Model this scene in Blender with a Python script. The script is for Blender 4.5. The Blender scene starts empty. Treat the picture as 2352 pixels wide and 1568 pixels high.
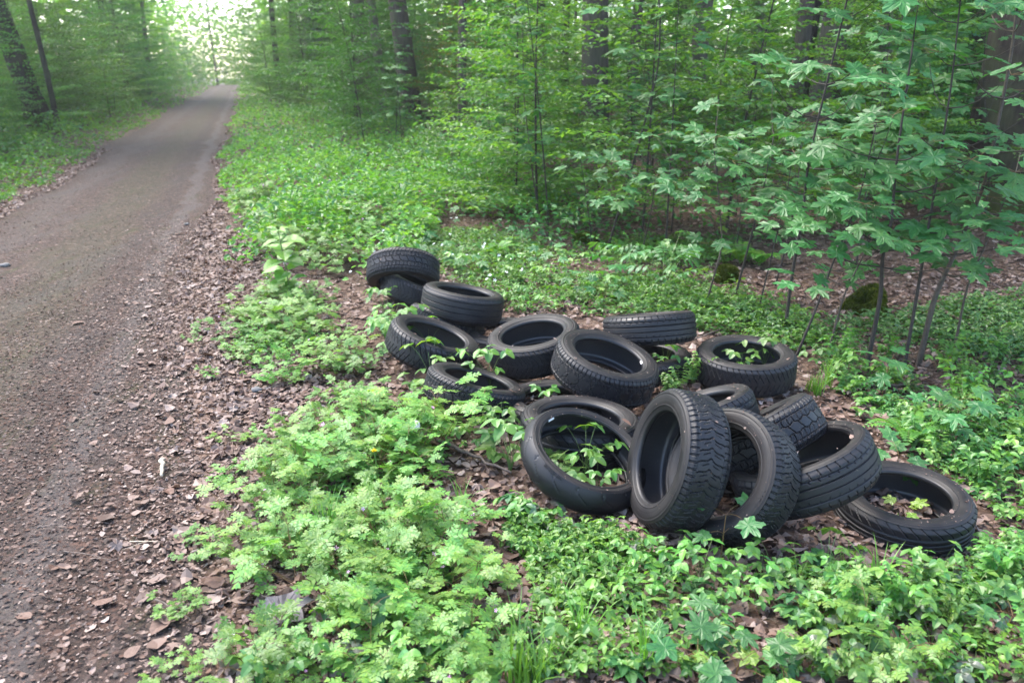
import bpy, math, random
import numpy as np
from mathutils import Vector, Matrix
rng = np.random.default_rng(7)
random.seed(7)
SC = bpy.context.scene
COL = SC.collection
R_ = math.radians

# ------------------------------------------------------------------ camera
CAM_H, TILT, LENS = 1.85, 18.8, 28.0
cam = bpy.data.cameras.new('camera')
cam.lens, cam.sensor_width, cam.clip_start, cam.clip_end = LENS, 36.0, 0.05, 800.0
cam.dof.use_dof, cam.dof.focus_distance, cam.dof.aperture_fstop = True, 3.9, 2.6
camo = bpy.data.objects.new('camera', cam)
camo.location = (0, 0, CAM_H)
camo.rotation_euler = (R_(90 - TILT), 0, 0)
COL.objects.link(camo)
SC.camera = camo

# ------------------------------------------------------------------ sky, sun, exposure
SUN_EL, SUN_AZ = 56.0, -50.0          # azimuth from +Y towards +X
world = bpy.data.worlds.new('World'); SC.world = world; world.use_nodes = True
nt = world.node_tree
bg = nt.nodes['Background']
sky = nt.nodes.new('ShaderNodeTexSky'); sky.sky_type = 'NISHITA'; sky.sun_disc = False
sky.sun_elevation, sky.sun_rotation = R_(SUN_EL), R_(SUN_AZ)
sky.air_density, sky.dust_density, sky.ozone_density = 1.0, 2.0, 1.0
nt.links.new(sky.outputs[0], bg.inputs[0]); bg.inputs[1].default_value = 0.15
sun = bpy.data.lights.new('sun', 'SUN'); sun.energy, sun.angle, sun.color = 1.4, R_(40), (1.0, 0.95, 0.86)
suno = bpy.data.objects.new('sun', sun); COL.objects.link(suno)
sd = Vector((math.sin(R_(SUN_AZ)) * math.cos(R_(SUN_EL)), math.cos(R_(SUN_AZ)) * math.cos(R_(SUN_EL)), math.sin(R_(SUN_EL))))
suno.rotation_euler = sd.to_track_quat('Z', 'Y').to_euler(); suno.location = sd * 60
SC.view_settings.view_transform = 'Standard'; SC.view_settings.look = 'None'
SC.view_settings.exposure, SC.view_settings.gamma = 2.6, 1.0
SC.view_settings.use_curve_mapping = False
SC.cycles.max_bounces, SC.cycles.diffuse_bounces, SC.cycles.transmission_bounces, SC.cycles.glossy_bounces = 8, 5, 6, 3
SC.cycles.use_denoising = True

# ------------------------------------------------------------------ helpers
def gp(x, y, z=0.0):
    """point at height z that lies under position (x, y) of the 2352 x 1568 view of the photograph"""
    f = 2352 * LENS / 36; t = R_(TILT)
    u, v = (x - 1176) / f, (y - 784) / f
    d = np.array([u, math.cos(t) - v * math.sin(t), -math.sin(t) - v * math.cos(t)])
    s = (z - CAM_H) / d[2]
    return np.array([0, 0, CAM_H]) + s * d

def at_depth(x, y, Y):
    """point at distance Y ahead seen at (x, y)"""
    f = 2352 * LENS / 36; t = R_(TILT)
    u, v = (x - 1176) / f, (y - 784) / f
    d = np.array([u, math.cos(t) - v * math.sin(t), -math.sin(t) - v * math.cos(t)])
    return np.array([0, 0, CAM_H]) + d * (Y / d[1])

def path_r(y): return -0.32 * y - 0.65 + 0.30 * (1 - np.clip((y - 2.5) / 5.5, 0, 1)) ** 2 + 0.10 * np.sin(y * 0.55 + 1.0) + 0.05 * np.sin(y * 1.7)
def path_l(y): return -0.32 * y - 3.62 + 0.12 * np.sin(y * 0.4 + 2.0) + 0.05 * np.sin(y * 1.9 + 1)

def sstep(a, b, x):
    t = np.clip((x - a) / (b - a), 0, 1); return t * t * (3 - 2 * t)

def zg(x, y):
    """height of the forest floor"""
    x = np.asarray(x, float); y = np.asarray(y, float)
    off = np.maximum(x - path_r(y), path_l(y) - x)          # distance outside the path
    o = sstep(0.0, 0.8, off)
    z = 0.012 * np.sin(x * 3.1 + y * 1.3) * np.sin(y * 2.7 - x * 0.8) + 0.006 * np.sin(7 * x + 1) * np.sin(6.3 * y)
    far = sstep(6.5, 12, y)
    z = z * o + o * far * (0.10 * np.sin(x * 0.7 + 1) * np.sin(y * 0.45) + 0.05 * np.sin(x * 1.7 + y))
    z = z - 0.05 * np.clip(x - 0.75, 0, 1.6) * (1 - sstep(5, 9, y))
    z = z - 0.0022 * np.clip(y - 100, 0, 60) ** 2 * 0.2
    z = z - 0.10 * np.exp(-(((x - 1.0) / 0.7) ** 2 + ((y - 8.6) / 0.45) ** 2))   # hollow behind the tyres
    return z

def mesh_np(name, V, F, mats, smooth=False, mat_idx=None):
    V = np.ascontiguousarray(V, np.float32); F = np.ascontiguousarray(F, np.int32)
    me = bpy.data.meshes.new(name)
    k = F.shape[1]
    me.vertices.add(len(V)); me.vertices.foreach_set('co', V.ravel())
    me.loops.add(F.size); me.loops.foreach_set('vertex_index', F.ravel())
    me.polygons.add(len(F)); me.polygons.foreach_set('loop_start', np.arange(0, F.size, k, dtype=np.int32))
    me.polygons.foreach_set('loop_total', np.full(len(F), k, np.int32))
    me.polygons.foreach_set('use_smooth', np.full(len(F), smooth, bool))
    for m in (mats if isinstance(mats, (list, tuple)) else [mats]): me.materials.append(m)
    if mat_idx is not None: me.polygons.foreach_set('material_index', np.ascontiguousarray(mat_idx, np.int32))
    me.update(calc_edges=True)
    return me

def obj(name, me, parent=None, loc=None, kind=None, label=None, cat=None, group=None):
    o = bpy.data.objects.new(name, me); COL.objects.link(o)
    if parent is not None: o.parent = parent
    if loc is not None: o.location = loc
    if kind: o['kind'] = kind
    if label: o['label'] = label
    if cat: o['category'] = cat
    if group: o['group'] = group
    return o

def empty(name, loc=(0, 0, 0), rz=0.0, sc=1.0, **kw):
    o = obj(name, None, **kw); o.location = loc; o.rotation_euler = (0, 0, rz)
    o.scale = (sc, sc, sc); o.empty_display_size = 0.1
    return o

def rot_from(normal, fwd):
    """rotation matrices (N,3,3): local z -> normal, local y -> fwd (made orthogonal)"""
    n = normal / np.linalg.norm(normal, axis=-1, keepdims=True)
    f = fwd - (fwd * n).sum(-1, keepdims=True) * n
    f = f / np.maximum(np.linalg.norm(f, axis=-1, keepdims=True), 1e-6)
    r = np.cross(f, n)
    return np.stack([r, f, n], -1)

def scatter(tpl, pos, rot, scale):
    """copies of a template (V,F) merged into arrays"""
    V, F = tpl
    pos = np.asarray(pos, float).reshape(-1, 3); N = len(pos)
    scale = np.broadcast_to(np.asarray(scale, float), (N,))
    W = np.einsum('nij,vj->nvi', rot, V) * scale[:, None, None] + pos[:, None, :]
    FF = (F[None] + (np.arange(N) * len(V))[:, None, None]).reshape(-1, 3)
    return W.reshape(-1, 3), FF

def join(parts):
    Vs, Fs, n = [], [], 0
    for V, F in parts:
        if len(V) == 0: continue
        Vs.append(V); Fs.append(F + n); n += len(V)
    if not Vs: return np.zeros((0, 3)), np.zeros((0, 3), int)
    return np.concatenate(Vs), np.concatenate(Fs)

def tube(pts, rad, k=5, cap=True):
    """tapered tube through points, triangles"""
    P = np.asarray(pts, float); n = len(P); rad = np.broadcast_to(np.asarray(rad, float), (n,))
    T = np.gradient(P, axis=0); T /= np.maximum(np.linalg.norm(T, axis=1, keepdims=True), 1e-9)
    ref = np.array([0.31, 0.95, 0.05]) if abs(T[0, 2]) > 0.5 else np.array([0, 0.1, 1.0])
    A = np.cross(T, ref); A /= np.linalg.norm(A, axis=1, keepdims=True); B = np.cross(T, A)
    th = np.linspace(0, 2 * np.pi, k, endpoint=False)
    V = (P[:, None] + rad[:, None, None] * (np.cos(th)[None, :, None] * A[:, None] + np.sin(th)[None, :, None] * B[:, None])).reshape(-1, 3)
    i, j = np.meshgrid(np.arange(n - 1), np.arange(k), indexing='ij'); j2 = (j + 1) % k
    a, b, c, d = i * k + j, i * k + j2, (i + 1) * k + j2, (i + 1) * k + j
    F = np.concatenate([np.stack([a, b, c], -1).reshape(-1, 3), np.stack([a, c, d], -1).reshape(-1, 3)])
    if cap:
        V = np.concatenate([V, P[-1:]]); top = (n - 1) * k
        F = np.concatenate([F, np.array([[top + q, top + (q + 1) % k, len(V) - 1] for q in range(k)])])
    return V, F

def bez(p0, p1, p2, n=6):
    t = np.linspace(0, 1, n)[:, None]
    return (1 - t) ** 2 * np.asarray(p0) + 2 * t * (1 - t) * np.asarray(p1) + t * t * np.asarray(p2)

# ------------------------------------------------------------------ materials
def newmat(name):
    m = bpy.data.materials.new(name); m.use_nodes = True
    nt = m.node_tree; nt.nodes.clear()
    out = nt.nodes.new('ShaderNodeOutputMaterial')
    return m, nt, out

def N(nt, kind, **kw):
    n = nt.nodes.new('ShaderNode' + kind)
    for k, v in kw.items():
        if k in n.inputs: n.inputs[k].default_value = v
        else: setattr(n, k, v)
    return n

def ramp(nt, fac, stops):
    r = nt.nodes.new('ShaderNodeValToRGB'); e = r.color_ramp.elements
    while len(e) < len(stops): e.new(0.5)
    for el, (p, c) in zip(e, stops): el.position = p; el.color = (*c, 1) if len(c) == 3 else c
    if fac is not None: nt.links.new(fac, r.inputs[0])
    return r

def leafmat(name, cols, trans=0.42, gloss=0.06, rough=0.42, warm=(1.35, 1.25, 0.5), objvar=0.25, spots=True):
    """thin leaf: diffuse + light let through + a soft sheen; each leaf its own tone"""
    m, nt, out = newmat(name); L = nt.links.new
    geo = N(nt, 'NewGeometry'); oi = N(nt, 'ObjectInfo')
    n = len(cols)
    cr = ramp(nt, geo.outputs['Random Per Island'], [(i / max(1, n - 1), c) for i, c in enumerate(cols)])
    tc = N(nt, 'TexCoord'); no = N(nt, 'TexNoise', Scale=9.0, Detail=3.0); L(tc.outputs['Object'], no.inputs['Vector'])
    hsv = N(nt, 'HueSaturation'); L(cr.outputs[0], hsv.inputs['Color'])
    ma = N(nt, 'MapRange'); L(oi.outputs['Random'], ma.inputs[0]); ma.inputs[3].default_value = 1 - objvar; ma.inputs[4].default_value = 1 + objvar
    mb = N(nt, 'MapRange'); L(no.outputs['Fac'], mb.inputs[0]); mb.inputs[1].default_value = 0.3; mb.inputs[2].default_value = 0.7
    mb.inputs[3].default_value = 0.8; mb.inputs[4].default_value = 1.2
    mu = N(nt, 'Math', operation='MULTIPLY'); L(ma.outputs[0], mu.inputs[0]); L(mb.outputs[0], mu.inputs[1])
    L(mu.outputs[0], hsv.inputs['Value'])
    if objvar:
        hu = N(nt, 'MapRange'); om = N(nt, 'Math', operation='MULTIPLY'); L(oi.outputs['Random'], om.inputs[0]); om.inputs[1].default_value = 7.31; of = N(nt, 'Math', operation='FRACT'); L(om.outputs[0], of.inputs[0]); L(of.outputs[0], hu.inputs[0])
        hu.inputs[3].default_value = 0.478; hu.inputs[4].default_value = 0.508; L(hu.outputs[0], hsv.inputs['Hue'])
    d = N(nt, 'BsdfDiffuse'); L(hsv.outputs[0], d.inputs[0])
    tr = N(nt, 'BsdfTranslucent'); mm = N(nt, 'MixRGB', blend_type='MULTIPLY'); mm.inputs[0].default_value = 1
    L(hsv.outputs[0], mm.inputs[1]); mm.inputs[2].default_value = (*warm, 1); L(mm.outputs[0], tr.inputs[0])
    mx = N(nt, 'MixShader'); mx.inputs[0].default_value = trans; L(d.outputs[0], mx.inputs[1]); L(tr.outputs[0], mx.inputs[2])
    g = N(nt, 'BsdfGlossy', Roughness=rough); g.inputs[0].default_value = (1, 1, 1, 1)
    lw = N(nt, 'LayerWeight', Blend=0.5); pw = N(nt, 'Math', operation='POWER'); L(lw.outputs['Facing'], pw.inputs[0]); pw.inputs[1].default_value = 4.0
    fm = N(nt, 'MapRange'); L(pw.outputs[0], fm.inputs[0]); fm.inputs[3].default_value = gloss * 0.6; fm.inputs[4].default_value = gloss * 3.0
    m2 = N(nt, 'MixShader'); L(fm.outputs[0], m2.inputs[0]); L(mx.outputs[0], m2.inputs[1]); L(g.outputs[0], m2.inputs[2])
    L(m2.outputs[0], out.inputs[0])
    return m

def plain(name, c1, c2, rough=0.7, scale=20.0, bump=0.3, spec=0.3, island=0.0, coord='Object', detail=6.0, dist=0.01):
    m, nt, out = newmat(name); L = nt.links.new
    tc = N(nt, 'TexCoord'); no = N(nt, 'TexNoise', Scale=scale, Detail=detail, Roughness=0.65); L(tc.outputs[coord], no.inputs['Vector'])
    cr = ramp(nt, no.outputs['Fac'], [(0.3, c1), (0.7, c2)])
    p = N(nt, 'BsdfPrincipled', Roughness=rough); p.inputs['Specular IOR Level'].default_value = spec
    if island:
        geo = N(nt, 'NewGeometry'); hsv = N(nt, 'HueSaturation'); mr = N(nt, 'MapRange'); L(geo.outputs['Random Per Island'], mr.inputs[0])
        mr.inputs[3].default_value = 1 - island; mr.inputs[4].default_value = 1 + island
        L(mr.outputs[0], hsv.inputs['Value']); L(cr.outputs[0], hsv.inputs['Color']); L(hsv.outputs[0], p.inputs['Base Color'])
    else: L(cr.outputs[0], p.inputs['Base Color'])
    if bump:
        b = N(nt, 'Bump', Strength=bump, Distance=dist); L(no.outputs['Fac'], b.inputs['Height']); L(b.outputs[0], p.inputs['Normal'])
    L(p.outputs[0], out.inputs[0])
    return m

def rubber(name, base, dusty, rough, dust=0.5, spec=0.35, fine=420.0, bump=0.12):
    m, nt, out = newmat(name); L = nt.links.new
    tc = N(nt, 'TexCoord'); oi = N(nt, 'ObjectInfo')
    off = N(nt, 'VectorMath', operation='ADD'); L(tc.outputs['Object'], off.inputs[0])
    cmb = N(nt, 'CombineXYZ'); ml = N(nt, 'Math', operation='MULTIPLY'); ml.inputs[1].default_value = 37.0
    L(oi.outputs['Random'], ml.inputs[0]); L(ml.outputs[0], cmb.inputs[0]); L(ml.outputs[0], cmb.inputs[1]); L(cmb.outputs[0], off.inputs[1])
    n1 = N(nt, 'TexNoise', Scale=7.0, Detail=8.0, Roughness=0.7); L(off.outputs[0], n1.inputs['Vector'])
    n2 = N(nt, 'TexNoise', Scale=fine, Detail=3.0); L(off.outputs[0], n2.inputs['Vector'])
    n3 = N(nt, 'TexNoise', Scale=75.0, Detail=2.0, Roughness=0.5); L(off.outputs[0], n3.inputs['Vector'])
    r1 = ramp(nt, n1.outputs['Fac'], [(0.38, (0, 0, 0)), (0.72, (1, 1, 1))])
    mul = N(nt, 'Math', operation='MULTIPLY'); L(r1.outputs[0], mul.inputs[0]); mul.inputs[1].default_value = dust
    mix = N(nt, 'MixRGB'); L(mul.outputs[0], mix.inputs[0]); mix.inputs[1].default_value = (*base, 1); mix.inputs[2].default_value = (*dusty, 1)
    sp = ramp(nt, n3.outputs['Fac'], [(0.735, (0, 0, 0)), (0.76, (1, 1, 1))])
    spm = N(nt, 'Math', operation='MULTIPLY'); L(sp.outputs[0], spm.inputs[0]); spm.inputs[1].default_value = 0.5
    mix2 = N(nt, 'MixRGB'); L(spm.outputs[0], mix2.inputs[0]); L(mix.outputs[0], mix2.inputs[1]); mix2.inputs[2].default_value = (0.20, 0.16, 0.11, 1)
    p = N(nt, 'BsdfPrincipled'); p.inputs['Specular IOR Level'].default_value = spec
    rr = N(nt, 'MapRange'); L(n1.outputs['Fac'], rr.inputs[0]); rr.inputs[1].default_value = 0.3; rr.inputs[2].default_value = 0.7
    rr.inputs[3].default_value = rough - 0.1; rr.inputs[4].default_value = rough + 0.14
    L(rr.outputs[0], p.inputs['Roughness']); L(mix2.outputs[0], p.inputs['Base Color'])
    b = N(nt, 'Bump', Strength=bump, Distance=0.002); L(n2.outputs['Fac'], b.inputs['Height']); L(b.outputs[0], p.inputs['Normal'])
    L(p.outputs[0], out.inputs[0])
    return m

M = {}
M['tread'] = rubber('tread_rubber', (0.0062, 0.0062, 0.0085), (0.019, 0.0182, 0.020), 0.48, 0.55, 0.36)
M['wall'] = rubber('sidewall_rubber', (0.0078, 0.0074, 0.0086), (0.027, 0.0232, 0.0215), 0.54, 0.75, 0.27)
M['bead'] = rubber('bead_rubber', (0.007, 0.007, 0.009), (0.019, 0.018, 0.019), 0.40, 0.4, 0.40)
M['liner'] = rubber('liner_rubber', (0.024, 0.024, 0.028), (0.048, 0.045, 0.046), 0.40, 0.5, 0.6)
M['inlay'] = plain('dark_inlay', (0.004, 0.004, 0.005), (0.007, 0.007, 0.008), 0.5, 60, 0.0)
M['sticker'] = plain('white_paper_label', (0.62, 0.62, 0.60), (0.78, 0.78, 0.76), 0.5, 90, 0.05)

M['herb'] = leafmat('herb_leaf', [(0.085, 0.235, 0.046), (0.12, 0.275, 0.056), (0.165, 0.31, 0.052), (0.09, 0.245, 0.068)], 0.45, 0.04, warm=(1.3, 1.22, 0.6))
M['syc'] = leafmat('sycamore_leaf', [(0.036, 0.138, 0.046), (0.048, 0.165, 0.052), (0.042, 0.15, 0.036), (0.065, 0.185, 0.040)], 0.38, 0.045)
M['syc_young'] = leafmat('young_sycamore_leaf', [(0.09, 0.25, 0.045), (0.17, 0.30, 0.04), (0.11, 0.27, 0.04)], 0.42, 0.05)
M['beech'] = leafmat('beech_leaf', [(0.038, 0.145, 0.026), (0.055, 0.178, 0.028), (0.085, 0.215, 0.030), (0.047, 0.162, 0.040)], 0.52, 0.05, objvar=0.4)
M['copper'] = leafmat('bronze_young_leaf', [(0.13, 0.11, 0.022), (0.16, 0.13, 0.022), (0.10, 0.17, 0.028), (0.12, 0.21, 0.03)], 0.5, 0.05)
M['oval'] = leafmat('oval_leaf', [(0.065, 0.21, 0.035), (0.095, 0.255, 0.042), (0.13, 0.285, 0.04), (0.06, 0.20, 0.055)], 0.42, 0.05)
M['bramble'] = leafmat('bramble_leaf', [(0.03, 0.10, 0.03), (0.05, 0.14, 0.045), (0.05, 0.045, 0.035), (0.06, 0.16, 0.05)], 0.25, 0.10)
M['cover'] = leafmat('ground_cover_leaf', [(0.06, 0.20, 0.030), (0.09, 0.25, 0.036), (0.13, 0.285, 0.034), (0.055, 0.20, 0.050)], 0.45, 0.045)
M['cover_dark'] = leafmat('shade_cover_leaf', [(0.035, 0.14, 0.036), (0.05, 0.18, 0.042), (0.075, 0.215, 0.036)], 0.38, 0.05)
M['far'] = leafmat('far_leaf', [(0.07, 0.20, 0.035), (0.11, 0.25, 0.045), (0.15, 0.28, 0.05)], 0.55, 0.03)  # light tone puts the hazy brightness of the distance into the leaf colour
M['ivy'] = leafmat('ivy_leaf', [(0.012, 0.04, 0.016), (0.02, 0.06, 0.022), (0.03, 0.075, 0.025)], 0.15, 0.10)
M['grass'] = leafmat('grass_blade', [(0.08, 0.24, 0.03), (0.12, 0.29, 0.035), (0.10, 0.26, 0.05)], 0.4, 0.05)
M['litter'] = leafmat('dead_leaf', [(0.060, 0.034, 0.025), (0.13, 0.083, 0.064), (0.20, 0.135, 0.108), (0.085, 0.052, 0.040), (0.26, 0.195, 0.165), (0.11, 0.060, 0.042), (0.16, 0.110, 0.092), (0.30, 0.235, 0.205), (0.115, 0.073, 0.056), (0.21, 0.148, 0.122)], 0.10, 0.03, 0.55, (1.1, 0.9, 0.7), 0.0)
M['chips'] = leafmat('path_chip', [(0.022, 0.015, 0.013), (0.060, 0.034, 0.025), (0.10, 0.062, 0.048), (0.036, 0.026, 0.023), (0.17, 0.13, 0.11), (0.080, 0.036, 0.022), (0.045, 0.035, 0.032), (0.12, 0.085, 0.072)], 0.03, 0.02, 0.6, (1, .9, .8), 0.0)
M['grey_leaf'] = leafmat('pale_grey_dead_leaf', [(0.150, 0.128, 0.134), (0.17, 0.145, 0.15)], 0.05, 0.03, 0.6, (1, .9, .8), 0.0)
M['redstem'] = plain('reddish_stem', (0.10, 0.035, 0.02), (0.14, 0.11, 0.035), 0.6, 30, 0.1)
M['greenstem'] = plain('green_stem', (0.08, 0.17, 0.04), (0.13, 0.16, 0.05), 0.5, 30, 0.1)
M['brownstem'] = plain('brown_stem', (0.045, 0.035, 0.028), (0.085, 0.068, 0.052), 0.75, 40, 0.4)
M['darkstem'] = plain('dark_stem', (0.022, 0.018, 0.015), (0.045, 0.036, 0.030), 0.75, 40, 0.4)
M['pink'] = plain('pink_petal', (0.62, 0.28, 0.60), (0.72, 0.42, 0.70), 0.5, 60, 0.0)
M['white'] = plain('white_petal', (0.72, 0.74, 0.72), (0.82, 0.84, 0.80), 0.5, 60, 0.0)
M['yellow'] = plain('yellow_petal', (0.75, 0.55, 0.02), (0.82, 0.66, 0.04), 0.5, 60, 0.0)
M['fluff'] = plain('seed_fluff', (0.70, 0.72, 0.72), (0.82, 0.84, 0.84), 0.8, 60, 0.0)
M['moss'] = plain('moss', (0.042, 0.062, 0.008), (0.13, 0.155, 0.024), 0.95, 45, 1.0, 0.1, dist=0.03)
M['twig'] = plain('dead_twig', (0.07, 0.052, 0.042), (0.17, 0.13, 0.11), 0.8, 60, 0.5)
M['pale_wood'] = plain('pale_broken_wood', (0.38, 0.31, 0.23), (0.55, 0.47, 0.36), 0.8, 60, 0.5)
M['stone'] = plain('grey_stone', (0.10, 0.095, 0.093), (0.17, 0.16, 0.155), 0.8, 40, 0.4)

def barkmat(name, c1, c2, c3, mossy=0.0):
    m, nt, out = newmat(name); L = nt.links.new
    tc = N(nt, 'TexCoord'); mp = N(nt, 'Mapping'); mp.inputs['Scale'].default_value = (1, 1, 0.16); L(tc.outputs['Object'], mp.inputs[0])
    n1 = N(nt, 'TexNoise', Scale=22.0, Detail=8.0, Roughness=0.7); L(mp.outputs[0], n1.inputs['Vector'])
    n2 = N(nt, 'TexNoise', Scale=2.2, Detail=4.0); L(tc.outputs['Object'], n2.inputs['Vector'])
    cr = ramp(nt, n1.outputs['Fac'], [(0.3, c1), (0.55, c2), (0.75, c3)])
    mr = N(nt, 'MapRange'); L(n2.outputs['Fac'], mr.inputs[0]); mr.inputs[1].default_value = 0.45; mr.inputs[2].default_value = 0.65; mr.inputs[4].default_value = 0.55
    mx = N(nt, 'MixRGB'); L(mr.outputs[0], mx.inputs[0]); L(cr.outputs[0], mx.inputs[1]); mx.inputs[2].default_value = (0.075, 0.085, 0.04, 1)
    last = mx.outputs[0]
    if mossy:
        sx = N(nt, 'SeparateXYZ'); L(tc.outputs['Object'], sx.inputs[0])
        hz = N(nt, 'MapRange'); L(sx.outputs[2], hz.inputs[0]); hz.inputs[1].default_value = mossy; hz.inputs[2].default_value = 0.0
        ml = N(nt, 'Math', operation='MULTIPLY'); L(hz.outputs[0], ml.inputs[0]); L(n1.outputs['Fac'], ml.inputs[1])
        m2 = N(nt, 'MixRGB'); L(ml.outputs[0], m2.inputs[0]); L(last, m2.inputs[1]); m2.inputs[2].default_value = (0.075, 0.10, 0.012, 1); last = m2.outputs[0]
    p = N(nt, 'BsdfPrincipled', Roughness=0.85); p.inputs['Specular IOR Level'].default_value = 0.2; L(last, p.inputs['Base Color'])
    b = N(nt, 'Bump', Strength=0.6, Distance=0.03); L(n1.outputs['Fac'], b.inputs['Height']); L(b.outputs[0], p.inputs['Normal'])
    L(p.outputs[0], out.inputs[0]); return m
M['bark'] = barkmat('grey_brown_bark', (0.030, 0.023, 0.019), (0.070, 0.055, 0.045), (0.12, 0.098, 0.082), 0.5)
M['bark_dark'] = barkmat('dark_bark', (0.016, 0.012, 0.010), (0.040, 0.031, 0.026), (0.066, 0.052, 0.043), 0.7)
M['bark_pale'] = barkmat('pale_bark', (0.065, 0.055, 0.044), (0.125, 0.106, 0.086), (0.18, 0.155, 0.13), 0.4)

def groundmat():
    m, nt, out = newmat('leaf_litter_soil'); L = nt.links.new
    tc = N(nt, 'TexCoord')
    wn = N(nt, 'TexNoise', Scale=6.0, Detail=4.0); L(tc.outputs['Object'], wn.inputs['Vector'])
    wa = N(nt, 'MixRGB', blend_type='ADD'); wa.inputs[0].default_value = 0.12; L(tc.outputs['Object'], wa.inputs[1]); L(wn.outputs['Color'], wa.inputs[2])
    v = N(nt, 'TexVoronoi', Scale=17.0, Randomness=1.0); L(wa.outputs[0], v.inputs['Vector'])
    v2 = N(nt, 'TexVoronoi', Scale=31.0); L(wa.outputs[0], v2.inputs['Vector'])
    sx = N(nt, 'SeparateColor'); L(v.outputs['Color'], sx.inputs[0])
    cr = ramp(nt, sx.outputs[0], [(0.0, (0.035, 0.020, 0.014)), (0.35, (0.085, 0.052, 0.038)), (0.65, (0.14, 0.094, 0.070)), (0.85, (0.070, 0.040, 0.028)), (1.0, (0.19, 0.14, 0.108))])
    n3 = N(nt, 'TexNoise', Scale=0.9, Detail=5.0); L(tc.outputs['Object'], n3.inputs['Vector'])
    dk = ramp(nt, n3.outputs['Fac'], [(0.3, (0.45, 0.42, 0.4)), (0.6, (1, 1, 1))])
    mu = N(nt, 'MixRGB', blend_type='MULTIPLY'); mu.inputs[0].default_value = 1; L(cr.outputs[0], mu.inputs[1]); L(dk.outputs[0], mu.inputs[2])
    p = N(nt, 'BsdfPrincipled', Roughness=0.85); p.inputs['Specular IOR Level'].default_value = 0.2; L(mu.outputs[0], p.inputs['Base Color'])
    ad = N(nt, 'Math', operation='ADD'); L(sx.outputs[1], ad.inputs[0]); L(v2.outputs['Distance'], ad.inputs[1])
    b = N(nt, 'Bump', Strength=0.9, Distance=0.02); L(ad.outputs[0], b.inputs['Height']); L(b.outputs[0], p.inputs['Normal'])
    L(p.outputs[0], out.inputs[0]); return m

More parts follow.
